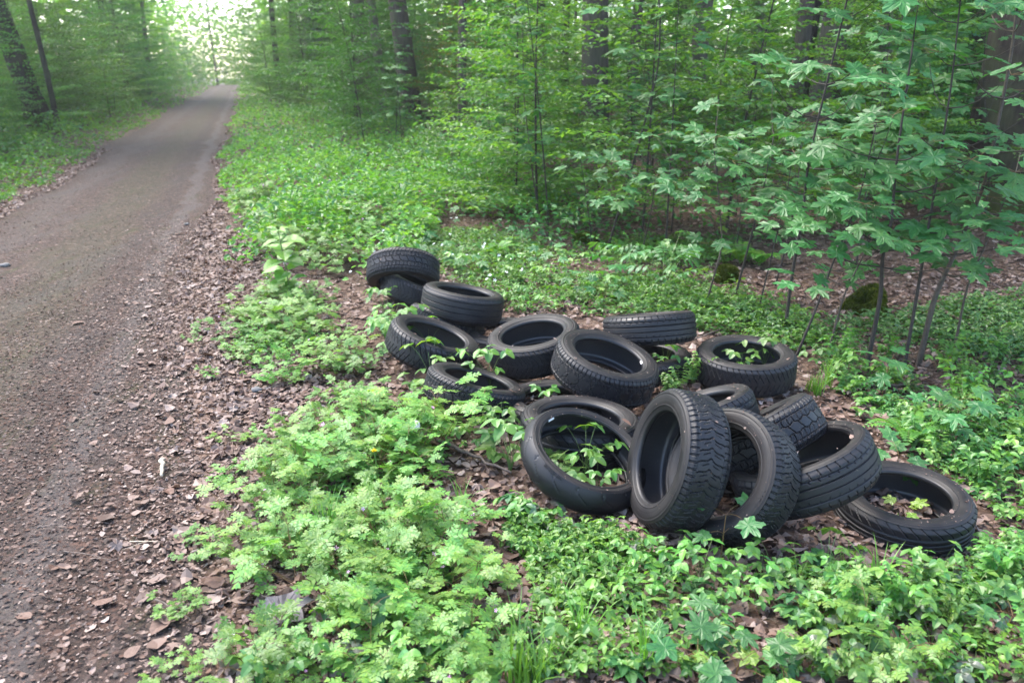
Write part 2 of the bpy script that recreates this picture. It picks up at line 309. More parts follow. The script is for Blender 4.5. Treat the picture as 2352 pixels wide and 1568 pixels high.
def pathmat():
    m, nt, out = newmat('trodden_path'); L = nt.links.new
    tc = N(nt, 'TexCoord')
    n1 = N(nt, 'TexNoise', Scale=1.1, Detail=6.0, Roughness=0.6); L(tc.outputs['Object'], n1.inputs['Vector'])
    n2 = N(nt, 'TexNoise', Scale=55.0, Detail=8.0, Roughness=0.75); L(tc.outputs['Object'], n2.inputs['Vector'])
    v = N(nt, 'TexVoronoi', Scale=48.0); L(tc.outputs['Object'], v.inputs['Vector'])
    sx = N(nt, 'SeparateColor'); L(v.outputs['Color'], sx.inputs[0])
    cr = ramp(nt, sx.outputs[0], [(0.0, (0.018, 0.013, 0.011)), (0.35, (0.042, 0.029, 0.024)), (0.7, (0.070, 0.043, 0.033)), (0.88, (0.044, 0.034, 0.031)), (1.0, (0.14, 0.105, 0.09))])
    # bare grey earth and moss streaks, drawn out along the path
    mp = N(nt, 'Mapping'); mp.inputs['Rotation'].default_value = (0, 0, -R_(17.7)); mp.inputs['Scale'].default_value = (1.6, 0.28, 1); L(tc.outputs['Object'], mp.inputs[0])
    n3 = N(nt, 'TexNoise', Scale=1.5, Detail=5.0, Roughness=0.6); L(mp.outputs[0], n3.inputs['Vector'])
    bare = ramp(nt, n3.outputs['Fac'], [(0.52, (0, 0, 0)), (0.68, (1, 1, 1))])
    bm = N(nt, 'MixRGB'); L(bare.outputs[0], bm.inputs[0]); L(cr.outputs[0], bm.inputs[1])
    gcol = ramp(nt, n2.outputs['Fac'], [(0.3, (0.034, 0.028, 0.026)), (0.7, (0.070, 0.058, 0.054))]); L(gcol.outputs[0], bm.inputs[2])
    mp2 = N(nt, 'Mapping'); mp2.inputs['Rotation'].default_value = (0, 0, -R_(17.7)); mp2.inputs['Scale'].default_value = (2.2, 0.5, 1); mp2.inputs['Location'].default_value = (7.3, 2.1, 0); L(tc.outputs['Object'], mp2.inputs[0])
    n4 = N(nt, 'TexNoise', Scale=2.2, Detail=8.0, Roughness=0.75); L(mp2.outputs[0], n4.inputs['Vector'])
    mo = ramp(nt, n4.outputs['Fac'], [(0.54, (0, 0, 0)), (0.70, (0.7, 0.7, 0.7))])
    mm = N(nt, 'MixRGB'); L(mo.outputs[0], mm.inputs[0]); L(bm.outputs[0], mm.inputs[1]); mm.inputs[2].default_value = (0.038, 0.046, 0.014, 1)
    # crumbs of dry leaves that stay readable far up the track
    v3 = N(nt, 'TexVoronoi', Scale=11.0); L(tc.outputs['Object'], v3.inputs['Vector']); s3 = N(nt, 'SeparateColor'); L(v3.outputs['Color'], s3.inputs[0])
    sp3 = ramp(nt, v3.outputs['Distance'], [(0.10, (1, 1, 1)), (0.24, (0, 0, 0))]); ms = N(nt, 'Math', operation='MULTIPLY'); L(sp3.outputs[0], ms.inputs[0]); L(s3.outputs[0], ms.inputs[1])
    mk = N(nt, 'MixRGB'); L(ms.outputs[0], mk.inputs[0]); L(mm.outputs[0], mk.inputs[1]); cr3 = ramp(nt, s3.outputs[1], [(0.2, (0.085, 0.045, 0.032)), (0.6, (0.15, 0.105, 0.085)), (0.95, (0.25, 0.20, 0.17))]); L(cr3.outputs[0], mk.inputs[2]); mm = mk
    n5 = N(nt, 'TexNoise', Scale=9.0, Detail=6.0, Roughness=0.8); L(tc.outputs['Object'], n5.inputs['Vector']); dv = ramp(nt, n5.outputs['Fac'], [(0.3, (0.55, 0.5, 0.48)), (0.7, (1.35, 1.25, 1.2))])
    mv = N(nt, 'MixRGB', blend_type='MULTIPLY'); mv.inputs[0].default_value = 1; L(mm.outputs[0], mv.inputs[1]); L(dv.outputs[0], mv.inputs[2]); mm = mv
    # worn wheel line, pale and bare, and a mossy crown, both running with the track
    dt = N(nt, 'VectorMath', operation='DOT_PRODUCT'); L(tc.outputs['Object'], dt.inputs[0]); dt.inputs[1].default_value = (1, 0.32, 0)
    wb = N(nt, 'TexNoise', Scale=0.8, Detail=4.0); L(tc.outputs['Object'], wb.inputs['Vector'])
    wv = N(nt, 'MapRange'); L(wb.outputs['Fac'], wv.inputs[0]); wv.inputs[3].default_value = -0.35; wv.inputs[4].default_value = 0.35
    uu = N(nt, 'Math', operation='ADD'); L(dt.outputs['Value'], uu.inputs[0]); L(wv.outputs[0], uu.inputs[1])
    def band(c, w, k):
        a = N(nt, 'Math', operation='SUBTRACT'); L(uu.outputs[0], a.inputs[0]); a.inputs[1].default_value = c
        b_ = N(nt, 'Math', operation='ABSOLUTE'); L(a.outputs[0], b_.inputs[0])
        m_ = N(nt, 'MapRange', interpolation_type='SMOOTHSTEP'); L(b_.outputs[0], m_.inputs[0]); m_.inputs[1].default_value = w * .35; m_.inputs[2].default_value = w; m_.inputs[3].default_value = k; m_.inputs[4].default_value = 0
        q = N(nt, 'Math', operation='MULTIPLY'); L(m_.outputs[0], q.inputs[0]); rr_ = ramp(nt, n2.outputs['Fac'], [(0.25, (0.25, 0.25, 0.25)), (0.6, (1, 1, 1))]); L(rr_.outputs[0], q.inputs[1]); return q
    last = mm.outputs[0]
    for c_, w_, k_, col in ((-1.02, 0.15, 0.55, (0.085, 0.075, 0.071)), (-2.9, 0.30, 0.40, (0.075, 0.062, 0.056)), (-1.9, 0.55, 0.30, (0.034, 0.040, 0.013)), (-1.35, 0.20, 0.35, (0.024, 0.019, 0.017))):
        bd = band(c_, w_, k_); mq = N(nt, 'MixRGB'); L(bd.outputs[0], mq.inputs[0]); L(last, mq.inputs[1]); mq.inputs[2].default_value = (*col, 1); last = mq.outputs[0]
    p = N(nt, 'BsdfPrincipled', Roughness=0.85); p.inputs['Specular IOR Level'].default_value = 0.2; L(last, p.inputs['Base Color'])
    ad = N(nt, 'Math', operation='ADD'); L(n2.outputs['Fac'], ad.inputs[0]); L(sx.outputs[1], ad.inputs[1])
    b = N(nt, 'Bump', Strength=0.8, Distance=0.012); L(ad.outputs[0], b.inputs['Height']); L(b.outputs[0], p.inputs['Normal'])
    L(p.outputs[0], out.inputs[0]); return m
M['ground'] = groundmat(); M['path'] = pathmat()

# ------------------------------------------------------------------ ground and path
def axis_pts(lo, hi, c0, c1, fine, grow=1.13):
    a = list(np.arange(c0, c1, fine)); s = fine
    while a[-1] < hi: s *= grow; a.append(a[-1] + s)
    s = fine; b = [a[0]]
    while b[-1] > lo: s *= grow; b.append(b[-1] - s)
    return np.array(sorted(set(b[1:] + a)))

def grid_mesh(name, X, Y, Z, mat):
    h, w = X.shape; idx = np.arange(h * w).reshape(h, w)
    F = np.stack([idx[:-1, :-1], idx[:-1, 1:], idx[1:, 1:], idx[1:, :-1]], -1).reshape(-1, 4)
    return mesh_np(name, np.stack([X, Y, Z], -1).reshape(-1, 3), F, mat, True)

xs = axis_pts(-190, 190, -3.5, 4.0, 0.07); ys = axis_pts(-25, 330, 1.2, 9.5, 0.07)
X, Y = np.meshgrid(xs, ys)
inside = (X < path_r(Y) - 0.12) & (X > path_l(Y) + 0.12)
ground = obj('ground', grid_mesh('ground', X, Y, zg(X, Y) - 0.04 * inside, M['ground']), kind='structure', label='forest floor covered with brown fallen leaves', cat='ground')
yy = axis_pts(-12, 200, 1.0, 12, 0.1, 1.08); tt = np.linspace(0, 1, 40)
YY, TT = np.meshgrid(yy, tt, indexing='ij')
XX = path_r(YY) * (1 - TT) + path_l(YY) * TT
def zp(x, y):
    t = np.clip((x - path_r(y)) / (path_l(y) - path_r(y)), 0, 1); s = np.sin(t * np.pi)
    return zg(x, y) + 0.006 + 0.02 * s + 0.006 * np.sin(x * 5) * np.sin(y * 4) * s
ZZ = zp(XX, YY)
pth = obj('path', grid_mesh('path', XX[:, ::-1], YY[:, ::-1], ZZ[:, ::-1], M['path']), kind='structure', label='grey brown forest track running away to the upper left', cat='path')

# ------------------------------------------------------------------ tyres
FIT = {"T1": [-0.9015, 6.4348, 0.2652, 0.0131, -0.5841, -0.8116, 0.302, 0.22, 0.105], "T2": [-0.785, 6.4, 0.11, 0.3617, 0.1206, 0.9244, 0.308, 0.19, 0.105], "T3": [-0.3665, 5.6729, 0.2159, 0.1746, 0.1055, 0.979, 0.3053, 0.2111, 0.1119], "T4a": [-0.4983, 5.661, 0.0382, 0.3277, 0.2974, 0.8967, 0.2942, 0.197, 0.1108], "T4b": [-0.5196, 4.9192, 0.1477, 0.3472, 0.0214, 0.9376, 0.3055, 0.1942, 0.1014], "T5": [0.1458, 4.8749, 0.164, -0.1777, -0.0805, 0.9808, 0.3078, 0.2071, 0.1085], "T6": [-0.2187, 4.2565, 0.0925, 0.2713, 0.1549, 0.95, 0.2924, 0.1898, 0.1065], "T7": [0.25, 4.19, 0.0, 0, 0.03, 0.9995, 0.305, 0.195, 0.105], "T8": [0.5382, 4.3337, 0.2141, 0.2579, -0.1301, 0.9574, 0.3092, 0.2043, 0.0987], "T9": [0.8954, 4.9477, 0.2554, -0.078, 0.2748, 0.9583, 0.3003, 0.1958, 0.1051], "T10": [0.8561, 4.8742, 0.0448, -0.0363, 0.0333, 0.9988, 0.3099, 0.1473, 0.1005], "T11": [1.4565, 4.663, 0.1062, -0.0177, -0.0416, 0.999, 0.3068, 0.1991, 0.1167], "T12": [0.962, 3.5938, 0.2241, -0.3173, 0.2424, 0.9168, 0.25, 0.2088, 0.1007], "T13": [1.1632, 3.4013, 0.2027, -0.4688, 0.4294, 0.7719, 0.3087, 0.2044, 0.1051], "T14": [0.6963, 3.0407, 0.2826, -0.944, -0.1505, 0.2935, 0.2999, 0.2023, 0.1078], "T15": [0.9197, 2.991, 0.2322, -0.7389, -0.4224, 0.525, 0.2857, 0.2044, 0.1157], "T16": [1.2735, 3.1234, 0.1985, -0.387, 0.2179, 0.896, 0.3132, 0.1981, 0.0749], "T17": [1.726, 3.0984, 0.0124, -0.0196, -0.0619, 0.9979, 0.285, 0.1887, 0.1039], "T18": [0.3319, 3.3042, 0.1533, 0.3046, -0.2599, 0.9163, 0.304, 0.1563, 0.0736], "T19": [0.35, 3.76, 0.075, 0.05, 0.04, 0.998, 0.31, 0.2, 0.105], "T23": [-0.0482, 5.5564, -0.0394, -0.0, 0.0046, 1.0, 0.312, 0.205, 0.105]}
PI2 = 2 * np.pi

def G(d, w): return 1 - sstep(w * 0.7, w * 1.15, np.abs(d))
def lat(th, v, n, shape, w, R, lo, hi, av=None):
    av = np.abs(v) if av is None else av
    ph = (n * th / PI2 + shape) % 1.0
    return G((ph - 0.5) * PI2 * R / n, w) * sstep(lo - 0.03, lo + 0.03, av) * (1 - sstep(hi - 0.04, hi + 0.04, av))
def ring(v, v0, w): return G(v - v0, w)

def pattern(kind, th, v, R):
    a = np.abs(v); mx = np.maximum
    if kind == 'vblock':
        g = mx(lat(th, v, 66, 0.20 * a, 0.0026, R, 0.60, 1.1), ring(a, 0.60, 0.014) * 0.7)
        g = mx(g, lat(th, v, 44, 1.25 * np.abs(v - .06) + 0.12 * np.sin(9 * a), 0.0026, R, 0.0, 0.60))
        g = mx(g, 0.6 * lat(th, v, 44, 0.5 + 0.9 * np.abs(v - .06), 0.0018, R, 0.10, 0.42))
        g = mx(g, 0.30 * lat(th, v, 198, 0.3 * v, 0.0014, R, 0.68, 0.92))
        return g
    if kind == 'snow':
        g = mx(lat(th, v, 70, 0.1 * v, 0.0024, R, 0.58, 1.1), ring(a, 0.58, 0.012))
        g = mx(g, lat(th, v, 24, 2.0 * a ** 1.6, 0.0024, R, -0.1, 0.58))
        g = mx(g, 0.8 * lat(th, v, 24, 0.5 - 1.1 * np.sqrt(a + 0.02), 0.0020, R, -0.1, 0.57))
        g = mx(g, 0.7 * lat(th, v, 72, 1.2 * a, 0.0017, R, 0.22, 0.57))
        return g
    if kind == 'rib4':
        wv = 0.018 * np.sin(th * 60)
        g = 0
        for c in (-0.66, -0.24, 0.20, 0.62): g = mx(g, ring(v + wv * (abs(c) < .5), c, 0.030))
        return mx(g, 0.35 * lat(th, v, 80, 0.2 * v, 0.0018, R, 0.74, 0.95))
    if kind == 'vfine':
        g = lat(th, v, 60, 1.8 * a ** 1.25, 0.0021, R, 0.05, 1.05)
        g = mx(g, 0.6 * lat(th, v, 60, 0.5 + 1.6 * a ** 1.25, 0.0015, R, 0.35, 0.9))
        return mx(g, 0.5 * ring(v + 0.03 * np.sin(27 * th), 0.0, 0.018))
    if kind == 'rib3':
        g = 0
        for c, w in ((-0.50, .034), (-0.12, .036), (0.26, .036), (0.60, .026)): g = mx(g, ring(v, c, w))
        g = mx(g, lat(th, v, 46, 0.5 * v, 0.0030, R, 0.66, 1.08))
        g = mx(g, 0.8 * lat(th, v, 46, 1.3 * v, 0.0032, R, 0.47, 0.60, v))
        return mx(g, 0.6 * lat(th, v, 46, -0.8 * v, 0.0026, R, 0.36, 0.48, -v))
    if kind == 'sport':
        g = lat(th, v, 38, 1.5 * a ** 1.8, 0.0026, R, 0.40, 1.1)
        for c in (-0.40, -0.13, 0.14, 0.40): g = mx(g, ring(v, c, 0.028))
        return g
    if kind == 'block':
        z = 0.05 * np.sign(np.sin(th * 30))
        g = mx(ring(a + 0.0 * z, 0.62, 0.024), ring(a + 0.05 * np.sin(th * 30), 0.24, 0.024))
        g = mx(g, lat(th, v, 64, 0.45 * np.sin(4 * v), 0.0026, R, 0.24, 1.1))
        g = mx(g, lat(th, v, 32, 0.8 * v, 0.0026, R, -0.1, 0.26))
        return mx(g, 0.3 * lat(th, v, 180, 0.5 * np.sin(6 * v), 0.0015, R, 0.3, 0.9))
    if kind == 'zig':
        g = lat(th, v, 52, 1.3 * a, 0.0024, R, 0.10, 1.05)
        g = mx(g, 0.7 * lat(th, v, 52, 0.4 - 0.9 * a, 0.0018, R, 0.35, 0.75))
        return mx(g, ring(v, 0, 0.022))
    if kind == 'bike':
        g = lat(th, v, 15, 0.75 * a + 0.10 * a * a + 0.25 * (v > 0), 0.0034, R, 0.12, 0.80)
        return mx(g, lat(th, v, 15, 0.48 + 0.25 * (v > 0) + 0.1 * a, 0.0050, R, 0.62, 0.92))

TCACHE = {}
def tyre_meshes(kind, R, W, S):
    key = (kind, round(S / R, 2))
    if key in TCACHE: return TCACHE[key]
    nt_, nv = 660, 50
    if kind == 'bike': nt_, nv = 560, 44
    def rev(prof, n=nt_, close=True):
        th = np.linspace(0, PI2, n, endpoint=False)
        P = np.asarray(prof); k = len(P)
        V = np.stack([P[None, :, 0] * np.cos(th)[:, None], P[None, :, 0] * np.sin(th)[:, None], np.broadcast_to(P[None, :, 1], (n, k))], -1)
        return V, th
    def faces(n, k, flip=False):
        i, j = np.meshgrid(np.arange(n), np.arange(k - 1), indexing='ij'); i2 = (i + 1) % n
        F = np.stack([i * k + j, i2 * k + j, i2 * k + j + 1, i * k + j + 1], -1).reshape(-1, 4)
        return F[:, ::-1] if flip else F
    v = np.linspace(-1, 1, nv); v = np.sign(v) * np.abs(v) ** 0.93
    crown = 0.030 if kind == 'bike' else 0.004
    r = R - crown * v * v - (0.0 if kind == 'bike' else 0.013) * sstep(0.74, 1.0, np.abs(v))
    z = 0.45 * W * v
    Vt, th = rev(np.stack([r, z], -1))
    g = pattern(kind, th[:, None] + 0 * v[None], v[None] + 0 * th[:, None], R)
    depth = 0.0035 if kind == 'bike' else 0.0055
    wear = 1 + 0.0 * g
    rad = r[None] - depth * g * (1 - sstep(0.97, 1.0, np.abs(v))[None])
    Vt[..., 0] = rad * np.cos(th)[:, None]; Vt[..., 1] = rad * np.sin(th)[:, None]
    tread = mesh_np('tread_' + kind, Vt.reshape(-1, 3), faces(nt_, nv), M['tread'], kind == 'bike')
    rs = r[-1]
    d = rs - (R - S)
    # outer wall: shoulder, bulge with moulded rings, rim guard
    q = np.linspace(0, 1, 30)
    rr = rs - d * 0.93 * q
    off = np.interp(q, [0, 0.15, 0.4, 0.6, 0.8, 0.92, 1], [0.45, 0.482, 0.5, 0.497, 0.475, 0.452, 0.435]) * W
    if kind == 'bike': off = np.interp(q, [0, 0.3, 0.6, 1], [0.45, 0.462, 0.45, 0.43]) * W
    off = off + 0.0022 * (G(q - 0.13, 0.02) + G(q - 0.80, 0.03) * 1.3 + 0.5 * G(q - 0.30, 0.012) + 0.5 * G(q - 0.70, 0.012)) - 0.0012 * G(q - 0.22, 0.02)
    wall_prof = np.stack([rr, off], -1)
    rb, ob = rr[-1], off[-1]
    bead_prof = np.array([[rb, ob], [rb - 0.002, ob - 0.0005], [R - S + 0.002, 0.415 * W], [R - S, 0.40 * W], [R - S - 0.0012, 0.38 * W], [R - S - 0.0015, 0.34 * W], [R - S + 0.0015, 0.315 * W], [R - S + 0.006, 0.310 * W], [R - S + 0.013, 0.325 * W]])
    mo = []
    for sgn in (1, -1):
        for nm, pf, mt, n in (('sidewall', wall_prof, M['wall'], 160), ('bead', bead_prof, M['bead'], 160)):
            Vv, th2 = rev(pf, n)
            Vv[..., 2] *= sgn
            mo.append((nm, mesh_np(nm + '_' + kind, Vv.reshape(-1, 3), faces(n, len(pf), sgn < 0)[:, ::-1] if False else faces(n, len(pf), sgn < 0), mt, True)))
    # inside: ribbed liner
    li = np.array([[R - S + 0.013, 0.325], [R - 0.75 * S, 0.40], [R - 0.55 * S, 0.43], [R - 0.033, 0.41], [R - 0.022, 0.37], [R - 0.0185, 0.28], [R - 0.0175, 0.0]])
    qs = np.linspace(0, 1, 13); tcum = np.linspace(0, 1, len(li))
    half = np.stack([np.interp(qs, tcum, li[:, 0]), np.interp(qs, tcum, li[:, 1]) * W], -1)
    full = np.concatenate([half, (half * [1, -1])[-2::-1]])
    n = 480; Vv, th2 = rev(full, n)
    ph = (96 * th2 / PI2) % 1.0
    rib = G((ph - 0.5), 0.10)[:, None] * np.interp(np.abs(full[:, 1]), [0, 0.3 * W, 0.42 * W], [1, 1, 0.2])[None]
    k = 1 + 0.0016 * rib / R
    Vv[..., 0] *= k; Vv[..., 1] *= k
    liner = mesh_np('inner_liner_' + kind, Vv.reshape(-1, 3), faces(n, len(full), True), M['liner'], True)
    TCACHE[key] = (tread, mo, liner, R, W, S)
    return TCACHE[key]

def letters(name, text, rad, zoff, size, ang0, mat, depth=0.0012, out=True, tread_rot=False, slope=0.0, step=1.0):
    """raised characters set round the wall, tops pointing outwards, read clockwise"""
    parts = []; adv = 0.0
    for ch in text:
        if ch == ' ': adv += size * 0.45; continue
        cu = bpy.data.curves.new('glyph', 'FONT'); cu.body = ch; cu.size = size * 1.35; cu.extrude = depth; cu.resolution_u = 2
        o = bpy.data.objects.new('glyph', cu); COL.objects.link(o)
        dg = bpy.context.evaluated_depsgraph_get(); me = o.evaluated_get(dg).to_mesh(); me.calc_loop_triangles()
        V = np.empty(len(me.vertices) * 3); me.vertices.foreach_get('co', V); V = V.reshape(-1, 3)
        F = np.empty(len(me.loop_triangles) * 3, np.int32); me.loop_triangles.foreach_get('vertices', F); F = F.reshape(-1, 3)
        w = V[:, 0].max() - V[:, 0].min(); x = V[:, 0] - V[:, 0].min() + adv; adv += (w + size * 0.22) * step
        a = ang0 - x / rad; r = rad + V[:, 1] * math.cos(slope)
        P = np.stack([r * np.cos(a), r * np.sin(a), zoff + V[:, 2] - V[:, 1] * math.sin(slope)], -1)
        parts.append((P, F))
        o.evaluated_get(dg).to_mesh_clear(); bpy.data.objects.remove(o); bpy.data.curves.remove(cu)
    V, F = join(parts)
    return mesh_np(name, V, F, mat)

TY = [
 ('T1', 'block', 'black tyre farthest away, propped up with its open underside turned towards us'),
 ('T2', 'vfine', 'black tyre under the farthest propped tyre, its tread facing the path'),
 ('T3', 'rib4', 'tyre with four narrow grooves around its tread, tilted on the far heap'),
 ('T4a', 'block', 'grey worn tyre seen edge on, squeezed in front of the four-grooved tyre'),
 ('T4b', 'zig', 'tyre at the left rim of the heap with a small sprig inside'),
 ('T5', 'vfine', 'round black tyre with fine arrow-shaped tread, in the middle behind the topmost tyre'),
 ('T6', 'block', 'black tyre lowest on the left, half overgrown with weeds and drooping to the right'),
 ('T7', 'zig', 'black tyre lying flat under the arrow-tread tyre, only its rim and dark hole showing'),
 ('T8', 'snow', 'black winter tyre on top of the heap with crossing curved grooves and a white sticker'),
 ('T9', 'rib3', 'black tyre seen edge on at the back, lying across another with ribbed tread towards us'),
 ('T10', 'zig', 'black tyre under the edge-on ribbed tyre at the back, leaves inside its hole'),
 ('T11', 'zig', 'black tyre lying flat on its own at the back right with a sprig growing inside'),
 ('T12', 'rib3', 'black tyre with a white sticker inside, tucked behind the two upright tyres'),
 ('T13', 'block', 'tyre with deep wavy tread blocks leaning left above the low-profile ribbed tyre'),
 ('T14', 'vblock', 'upright black tyre with V-shaped block tread beside the smooth motorcycle tyre'),
 ('T15', 'vblock', 'leaning black tyre with V-shaped block tread, sycamore seedling at its foot'),
 ('T16', 'rib3', 'low-profile black tyre with ribbed tread, resting on the tyre at the right end'),
 ('T17', 'sport', 'shiny black tyre lying flat at the right end of the heap, dead leaves inside'),
 ('T18', 'bike', 'smooth wide motorcycle tyre at the front left with plants growing through it'),
 ('T19', 'sport', 'brownish black tyre lying beneath and behind the smooth motorcycle tyre'),
 ('T23', 'rib4', 'tyre almost hidden under the middle of the heap, a strip showing behind'),
]
SPIN = {}
for name, kind, label in TY:
    p = np.array(FIT[name]); R, W, S = p[6:9]
    bw = (0.304, 0.156, 0.0736) if kind == 'bike' else ((0.313, 0.198, 0.078) if name == 'T16' else (0.305, 0.20, 0.105))
    tread, mo, liner, R0, W0, S0 = tyre_meshes(kind, *bw)
    t = empty('car_tyre' if name != 'T18' else 'motorcycle_tyre', tuple(p[:3]), label=label, cat='tyre', group='dumped tyres')
    a = Vector(p[3:6])
    q = a.to_track_quat('Z', 'Y')
    spin = random.uniform(0, 6.28) if name not in ('T14', 'T15', 'T18', 'T8', 'T12', 'T17') else 0.0
    t.rotation_mode = 'QUATERNION'; t.rotation_quaternion = q @ Matrix.Rotation(spin, 3, 'Z').to_quaternion()
    t.scale = (R / R0, R / R0, W / W0)
    obj('tread', tread, t)
    for nm, me in mo: obj(nm, me, t)
    obj('inner_liner', liner, t)
    SPIN[name] = (t, R0, W0, S0, q)

def local_angle(name, px, py):
    """angle round a tyre's wall that lies under a place in the photograph"""
    t, R0, W0, S0, q = SPIN[name]; p = np.array(FIT[name]); a = p[3:6]; c = p[:3] + a * W0 * 0.45
    o = np.array([0, 0, CAM_H]); d = at_depth(px, py, 5.0) - o
    h = o + d * ((c - o) @ a / (d @ a)) - c
    lv = q.inverted() @ Vector(h)
    return math.atan2(lv.y, lv.x), math.hypot(lv.x, lv.y)

def sticker(name, px, py, wdt=0.034):
    t, R0, W0, S0, q = SPIN[name]; ang, _ = local_angle(name, px, py)
    prof = [(R0 - S0 + 0.0035, 0.4185 * W0), (R0 - S0 + 0.0005 - 0.0015, 0.402 * W0), (R0 - S0 - 0.0030, 0.382 * W0), (R0 - S0 - 0.0034, 0.35 * W0)]
    A = ang + np.linspace(-0.5, 0.5, 6) * wdt / (R0 - S0)
    V = np.array([[r * math.cos(x), r * math.sin(x), z] for x in A for r, z in prof])
    k = len(prof); F = np.array([[i * k + j, (i + 1) * k + j, (i + 1) * k + j + 1, i * k + j + 1] for i in range(5) for j in range(k - 1)])
    obj('sticker', mesh_np('sticker', V, F, M['sticker']), t)
sticker('T8', 1575, 848, 0.03); sticker('T18', 1265, 958, 0.045); sticker('T12', 1748, 950, 0.04); sticker('T14', 1607, 962, 0.014)
t, R0, W0, S0, q = SPIN['T18']
a0, rd = local_angle('T18', 1488, 1022)
obj('lettering', letters('lettering_gran_turismo', 'GRAN TURISMO', R0 - S0 * 0.55, 0.4545 * W0, 0.013, a0, M['wall'], 0.0013), t)
a0, rd = local_angle('T18', 1285, 1105)
obj('lettering', letters('lettering_maker', 'METZELER', R0 - 0.0285, 0.452 * W0, 0.015, a0, M['inlay'], 0.0012, slope=0.75), t)
t, R0, W0, S0, q = SPIN['T15']
a0, rd = local_angle('T15', 1752, 1124)
obj('lettering', letters('lettering_wall', 'USA', R0 - S0 * 0.60, 0.493 * W0, 0.030, a0, M['wall'], 0.0016), t)

TP = [(np.array(FIT[n][:3]), np.array(FIT[n][3:6]), FIT[n][6], FIT[n][7]) for n, _, _ in TY]
def in_tyre(P, mr=0.03, mz=0.03, hole=0.0):
    """True where points lie inside (or close to) a tyre's body"""
    P = np.atleast_2d(P); hit = np.zeros(len(P), bool)
    for c, a, R, W in TP:
        d = P - c; ax = d @ a; rad = np.linalg.norm(d - ax[:, None] * a, axis=1)
        hit |= (np.abs(ax) < W / 2 + mz) & (rad < R + mr) & (rad > hole)
    return hit
def blocked(x, y, h=0.25, mr=0.02, hole=0.0):
    z0 = float(zg(x, y))
    return bool(in_tyre(np.array([[x, y, z0 + q] for q in (0.02, 0.1, h * 0.6, h)]), mr, 0.02, hole).any())

# ------------------------------------------------------------------ leaf shapes
def leaf_lobed(seed=0, droop=0.35, cup=0.10, round_=0.0):
    r = np.random.default_rng(100 + seed)
    half = [(0, .64), (7, .53), (12, .50), (19, .40), (26, .285), (36, .40), (44, .46), (54, .58), (63, .47), (72, .40), (84, .27), (96, .31), (108, .36), (120, .43), (134, .36), (150, .33), (166, .35)]
    ang = [a for a, _ in half] + [180] + [-a for a, _ in half[:0:-1]]
    rad = [q for _, q in half] + [.27] + [q for _, q in half[:0:-1]]
    ang = np.radians(np.array(ang) + r.normal(0, 1.2, len(ang))); rad = np.array(rad) * (1 + r.normal(0, .05, len(rad)))
    rad = rad * (1 - round_) + round_ * .46
    c = np.array([0, .36])
    P = np.stack([c[0] + 1.02 * rad * np.sin(ang), c[1] + rad * np.cos(ang)], -1)
    mid = c + (P - c) * 0.5
    allp = np.concatenate([[c], mid, P]); n = len(P)
    d = np.linalg.norm(allp - c, axis=1)
    z = -droop * d * d - 0.12 * np.clip(allp[:, 1] - .4, 0, 1) ** 2
    lob = np.zeros(len(allp)); lob[1:1 + n] = lob[1 + n:] = np.cos(np.arctan2(allp[1 + n:, 0], allp[1 + n:, 1] - c[1]) * 6.6)
    z = z - cup * 0.25 * lob * d + r.normal(0, .012, len(allp)) * (d > .1)
    V = np.column_stack([allp, z])
    F = []
    for i in range(n):
        j = (i + 1) % n
        F += [[0, 1 + j, 1 + i], [1 + i, 1 + j, 1 + n + j], [1 + i, 1 + n + j, 1 + n + i]]
    return V, np.array(F)

def leaf_oval(wid=0.30, fold=0.10, droop=0.25, seed=0, serr=0.0):
    r = np.random.default_rng(300 + seed)
    ys = np.array([0.0, 0.16, 0.36, 0.58, 0.80, 1.0]); ws = np.array([0.0, 0.68, 1.0, 0.90, 0.52, 0.0]) * wid
    ws = ws * (1 + r.normal(0, .05, 6))
    V = [[0, y, 0] for y in ys]
    for s in (-1, 1):
        V += [[s * ws[i], ys[i] + serr * (-.03 if i % 2 else .03), fold * ws[i] / wid] for i in range(1, 5)]
    V = np.array(V); V[:, 2] -= droop * V[:, 1] ** 2; V[:, 2] += r.normal(0, .012, len(V))
    F = []
    for s, b in ((-1, 6), (1, 10)):
        f = [[0, 1, b], [1, 2, b + 1], [1, b + 1, b], [2, 3, b + 2], [2, b + 2, b + 1], [3, 4, b + 3], [3, b + 3, b + 2], [4, 5, b + 3]]
        F += f if s < 0 else [q[::-1] for q in f]
    F = np.array(F)[:, ::-1]
    return V, F

def leaf_hex(wid=0.3, droop=0.2, fold=.06):
    V = np.array([[0, 0, 0], [-.8 * wid, .28, fold], [-wid * .85, .62, fold - .1 * droop], [0, 1, -droop], [wid * .85, .62, fold - .1 * droop], [.8 * wid, .28, fold], [0, .5, -.25 * droop]])
    return V[:6], np.array([[0, 5, 4], [0, 4, 3], [0, 3, 2], [0, 2, 1]])
def leaf_dia(wid=0.36, droop=0.15):
    V = np.array([[0, 0, 0], [-wid, .45, .05], [0, 1, -droop], [wid, .45, .05]]); return V, np.array([[0, 3, 2], [0, 2, 1]])

